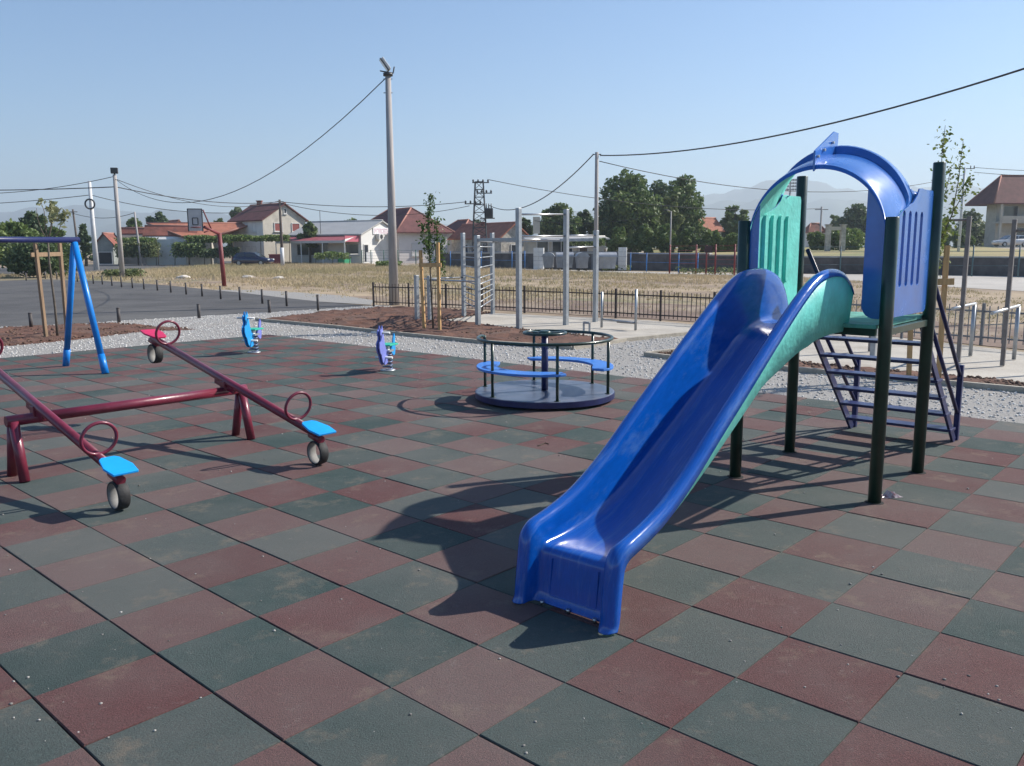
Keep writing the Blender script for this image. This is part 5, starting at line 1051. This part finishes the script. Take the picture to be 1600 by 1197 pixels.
tree('dark green tree right of the red hoop boom', 346, 339, 382, 30, 124, 'mid', 1900, .25, 12, .2)
tree('pale green tree left of the two-storey house', 374, 321, 368, 38, 140, 'hazy', 2200, .3, 12, .25)
tree('green shrub between the farmhouse and the two-storey house', 362, 348, 398, 26, 112, 'light', 1700, .22, 10, .12)
tree('small dark tree against the right corner of the two-storey house', 484, 343, 390, 32, 100, 'mid', 2000, .2, 12, .15)
tree('tree top just showing above the shop roof', 552, 339, 380, 44, 140, 'mid', 1800, .28, 12, .2)
tree('dark tree top behind the red roofs and lattice tower', 742, 344, 380, 50, 140, 'dark', 1900, .3, 12, .2)
tree('palm-like dark tree beside the tall workout posts', 822, 338, 380, 26, 104, 'dark', 1800, .3, 10, .2)
tree('broad dark tree behind the flat-roofed house', 872, 314, 395, 88, 112, 'mid', 5200, .25, 22, .3)
tree('darker tree between the flat-roofed house and the tall trees', 914, 324, 395, 56, 116, 'dark', 3600, .25, 16, .3)
tree('tallest broad tree in the cluster right of the utility pole', 982, 262, 396, 126, 104, 'mid', 9500, .25, 34, .4)
tree('second tall tree of the cluster, the right one', 1062, 268, 396, 100, 108, 'mid', 7000, .25, 28, .4)
tree('dark tree filling the gap between the two tall trees', 1026, 277, 392, 84, 114, 'dark', 4600, .25, 20, .3)
tree('low dark tree at the left foot of the tall trees', 942, 318, 392, 40, 100, 'dark', 3000, .22, 14, .2)
tree('light olive tree in front of the tall right tree', 1046, 300, 372, 46, 98, 'olive', 3000, .2, 14, .2)
for px, w, yt, l, k in ((968, 44, 352, 'leftmost green bush below the tall trees', 'mid'), (1006, 46, 349, 'round bush below the tallest tree', 'mid'), (1040, 40, 348, 'bush directly behind the street lamp', 'light'), (1074, 40, 352, 'bush left below the small red-roofed house', 'mid'), (1112, 48, 360, 'low hedge bush in front of the small red-roofed house', 'light'), (1142, 34, 362, 'low bush left of the slide tower', 'light')):
    tree(l, px, yt, 400, w, 86, k, 2600, .17, 14, .08, name='bush', cat='bush')
tree('rounded tree just left of the slide tower', 1146, 316, 392, 58, 122, 'mid', 3600, .26, 16, .25)
tree('dark spreading tree seen through the right half of the arch', 1336, 315, 384, 62, 140, 'dark', 4200, .28, 18, .3)
tree('small tree seen through the middle of the arch', 1302, 332, 380, 34, 150, 'mid', 2000, .28, 10, .2)
tree('low green hedge behind the gate pillars', 1318, 357, 392, 74, 92, 'light', 3600, .16, 16, .08, name='bush', cat='bush', z0=1.1)
tree('low green hedge left of the gate pillars', 1276, 362, 392, 40, 94, 'light', 2200, .16, 12, .08, name='bush', cat='bush', z0=1.1)
tree('loose tree left of the large house', 1512, 324, 392, 64, 128, 'hazy', 3200, .26, 16, .25)
tree('green tree behind the right sapling', 1468, 338, 392, 50, 120, 'mid', 2600, .24, 14, .2)
tree('green bush at the foot of the pale right pole', 1500, 356, 398, 40, 100, 'mid', 2000, .2, 12, .1, name='bush', cat='bush', z0=1.0)
def hedge(label, px0, px1, yt, yb, depth, leaf, n, ls=.14, cat='hedge', name='hedge'):
    a, c = D(px0, 395, depth), D(px1, 395, depth); zt = HZ((px0+px1)/2, yt, a); zb_ = max(0., HZ((px0+px1)/2, yb, a)); P = (a+c)/2; P.z = 0
    t = thing(name, label, cat, P); f = rng.random(n); x = a.x+(c.x-a.x)*f; y = depth+rng.normal(size=n)*.5
    top = zt-(zt-zb_)*.25*(.5+.5*np.sin(x*1.7)*np.sin(x*.63+1))
    z = zb_+(top-zb_)*rng.random(n)**.7
    V, Fc = leaves(np.stack([x, y, z], 1), ls, .7, .4); scatter_mesh('foliage', V, Fc, np.repeat(rng.random(len(Fc)), 4), LM[leaf], t)
    b = MB(); k = max(2, int(abs(c.x-a.x)/2.5))
    for j in range(k+1): q = a.lerp(c, j/k); b = MB(); b.tube([(q.x, q.y, -.1), (q.x+.1, q.y, zb_+.1), (q.x+.05, q.y, (zb_+zt)/2)], [.05, .04, .02], 6); b.build('stem', m_trunk, t)
hedge('vine pergola along the front of the farmhouse row', 186, 243, 371, 379, 100, 'light', 1500, .15, 'vine', 'vine_pergola')
hedge('vine pergola between the farmhouse and the two-storey house', 294, 364, 367, 379, 99, 'light', 2200, .15, 'vine', 'vine_pergola')
hedge('vine pergola along the ground floor of the two-storey house', 362, 452, 367, 377, 97, 'light', 2600, .15, 'vine', 'vine_pergola')
hedge('shrubs against the farmhouse wall', 272, 318, 378, 402, 98, 'mid', 2200)
hedge('dark shrubs below the low wing of the farmhouse', 184, 246, 376, 402, 99, 'olive', 4200)
hedge('dark shrubs below the vine pergola left of the blue car', 318, 372, 385, 403, 97, 'dark', 1800)
hedge('small plants before the shop windows', 492, 545, 393, 406, 92, 'light', 900, .12)
hedge('vines hanging on the flat-roofed house', 880, 945, 372, 384, 92, 'mid', 1400)
hedge('green weeds in front of the picket of the shop', 588, 625, 407, 416, 80, 'light', 900, .12, 'weeds', 'weed_clump')
hedge('weeds along the foot of the stepped block wall', 940, 985, 414, 426, 66, 'olive', 900, .10, 'weeds', 'weed_clump')
hedge('straw coloured weeds at the foot of the red fence posts', 1060, 1190, 416, 434, 55, 'olive', 500, .08, 'weeds', 'weed_clump')
hedge('weed clump at the foot of the left floodlight pole', 165, 215, 420, 434, 56, 'olive', 900, .10, 'weeds', 'weed_clump')
# ================================================================== RAISED LAWN, MOUNTAINS, HAZE
m_lawn = mat('raised_lawn', (.30, .235, .10), .95, var=.2, vscale=.15, bump=.3, bscale=3, dirt=((.12, .15, .045), .06, .45, .65))
fr = [up(WP[2], 1.1)+Vector((0, .15, 0)), up(WP[3], 1.0)+Vector((0, .15, 0)), up(WP[4], .92)+Vector((0, .15, 0)), up(WP[5], .9)+Vector((0, .15, 0)), up(WP[6], .9)+Vector((0, .15, 0)), up(WP[7], .9)+Vector((0, .15, 0))]
rows = [fr]
for f, z in ((.25, 1.12), (.55, 1.32), (.85, 1.5), (1.2, 1.62)):
    rows.append([Vector((p.x*(1+.95*f), p.y+(135-p.y)*f*.8, z)) for p in fr])
b = MB(); b.grid(rows[::-1], smooth=True); o = b.build('lawn', m_lawn); tag(o, kind='structure')
me = o.data
if sum(p.normal.z for p in me.polygons) < 0: me.flip_normals()
def ridge(name, prof, dist, depth, seed):
    # profile: (pixel x, pixel y) of the skyline, at the given distance
    rs = np.random.default_rng(seed); X = np.arange(prof[0][0], prof[-1][0]+1, 8.); Y = np.interp(X, [p[0] for p in prof], [p[1] for p in prof])
    n = len(X); nz = np.zeros(n)
    for s, a in ((40, 3.0), (16, 1.6), (6, .8)):
        k = rs.normal(size=n//max(1, s//8)+3); nz += a*np.interp(np.arange(n)/(n-1)*(len(k)-1), np.arange(len(k)), k)
    rows = []
    m_ = 14
    for j in range(m_+1):
        f = j/m_; row = []
        for i in range(n):
            P = D(X[i], Y[i]-nz[i]*.8, dist); z = max(10., P.z); s = 1+depth*(f-.5)*2/dist
            prof_z = 1-abs(2*f-1)**1.2; rough = 1+.18*math.sin(i*.35+j*1.1)*math.sin(i*.13-j*.7)*(4*f*(1-f)) if 0 < f < 1 else 1
            row.append((P.x*s, P.y*s, -.5+z*prof_z*(rough if abs(f-.5) > .01 else 1)))
        rows.append(row)
    b = MB(); b.grid(rows, smooth=True); o = b.build(name, mat('mountain_scrub', (.075, .085, .055), .95, var=.3, vscale=.004, detail=8)); tag(o, kind='structure')
    me = o.data
    if sum(p.normal.z*p.area for p in me.polygons) < 0: me.flip_normals()
ridge('mountain', [(-700, 345), (-300, 322), (0, 330), (120, 322), (230, 334), (330, 330), (430, 342), (560, 350), (680, 346), (800, 352), (900, 330), (1000, 322), (1101, 303), (1158, 293), (1210, 288), (1257, 278), (1300, 291), (1338, 299), (1400, 296), (1466, 290), (1507, 287), (1541, 301), (1600, 310), (1750, 290), (1950, 310), (2300, 330)], 3600, 650, 5)
ridge('mountain', [(-700, 365), (-200, 350), (200, 352), (500, 362), (760, 356), (830, 350), (900, 345), (1000, 336), (1100, 322), (1180, 312), (1250, 318), (1330, 310), (1400, 322), (1500, 316), (1600, 330), (1800, 322), (2300, 350)], 2800, 450, 9)
hb_ = MB(); hb_.box((0, 2050, 158.5), (14400, 5000, 320)); hz_ = hb_.build('haze', bpy.data.materials.new('haze')); tag(hz_, 'thin pale summer haze in the air', 'haze', kind='stuff')
hm = hz_.data.materials[0]; hm.use_nodes = True; nt = hm.node_tree; nt.nodes.clear()
pv = nt.nodes.new('ShaderNodeVolumePrincipled'); mo = nt.nodes.new('ShaderNodeOutputMaterial'); nt.links.new(pv.outputs[0], mo.inputs['Volume'])
pv.inputs['Color'].default_value = (.78, .90, 1, 1); pv.inputs['Density'].default_value = 4.2e-4; pv.inputs['Anisotropy'].default_value = .2
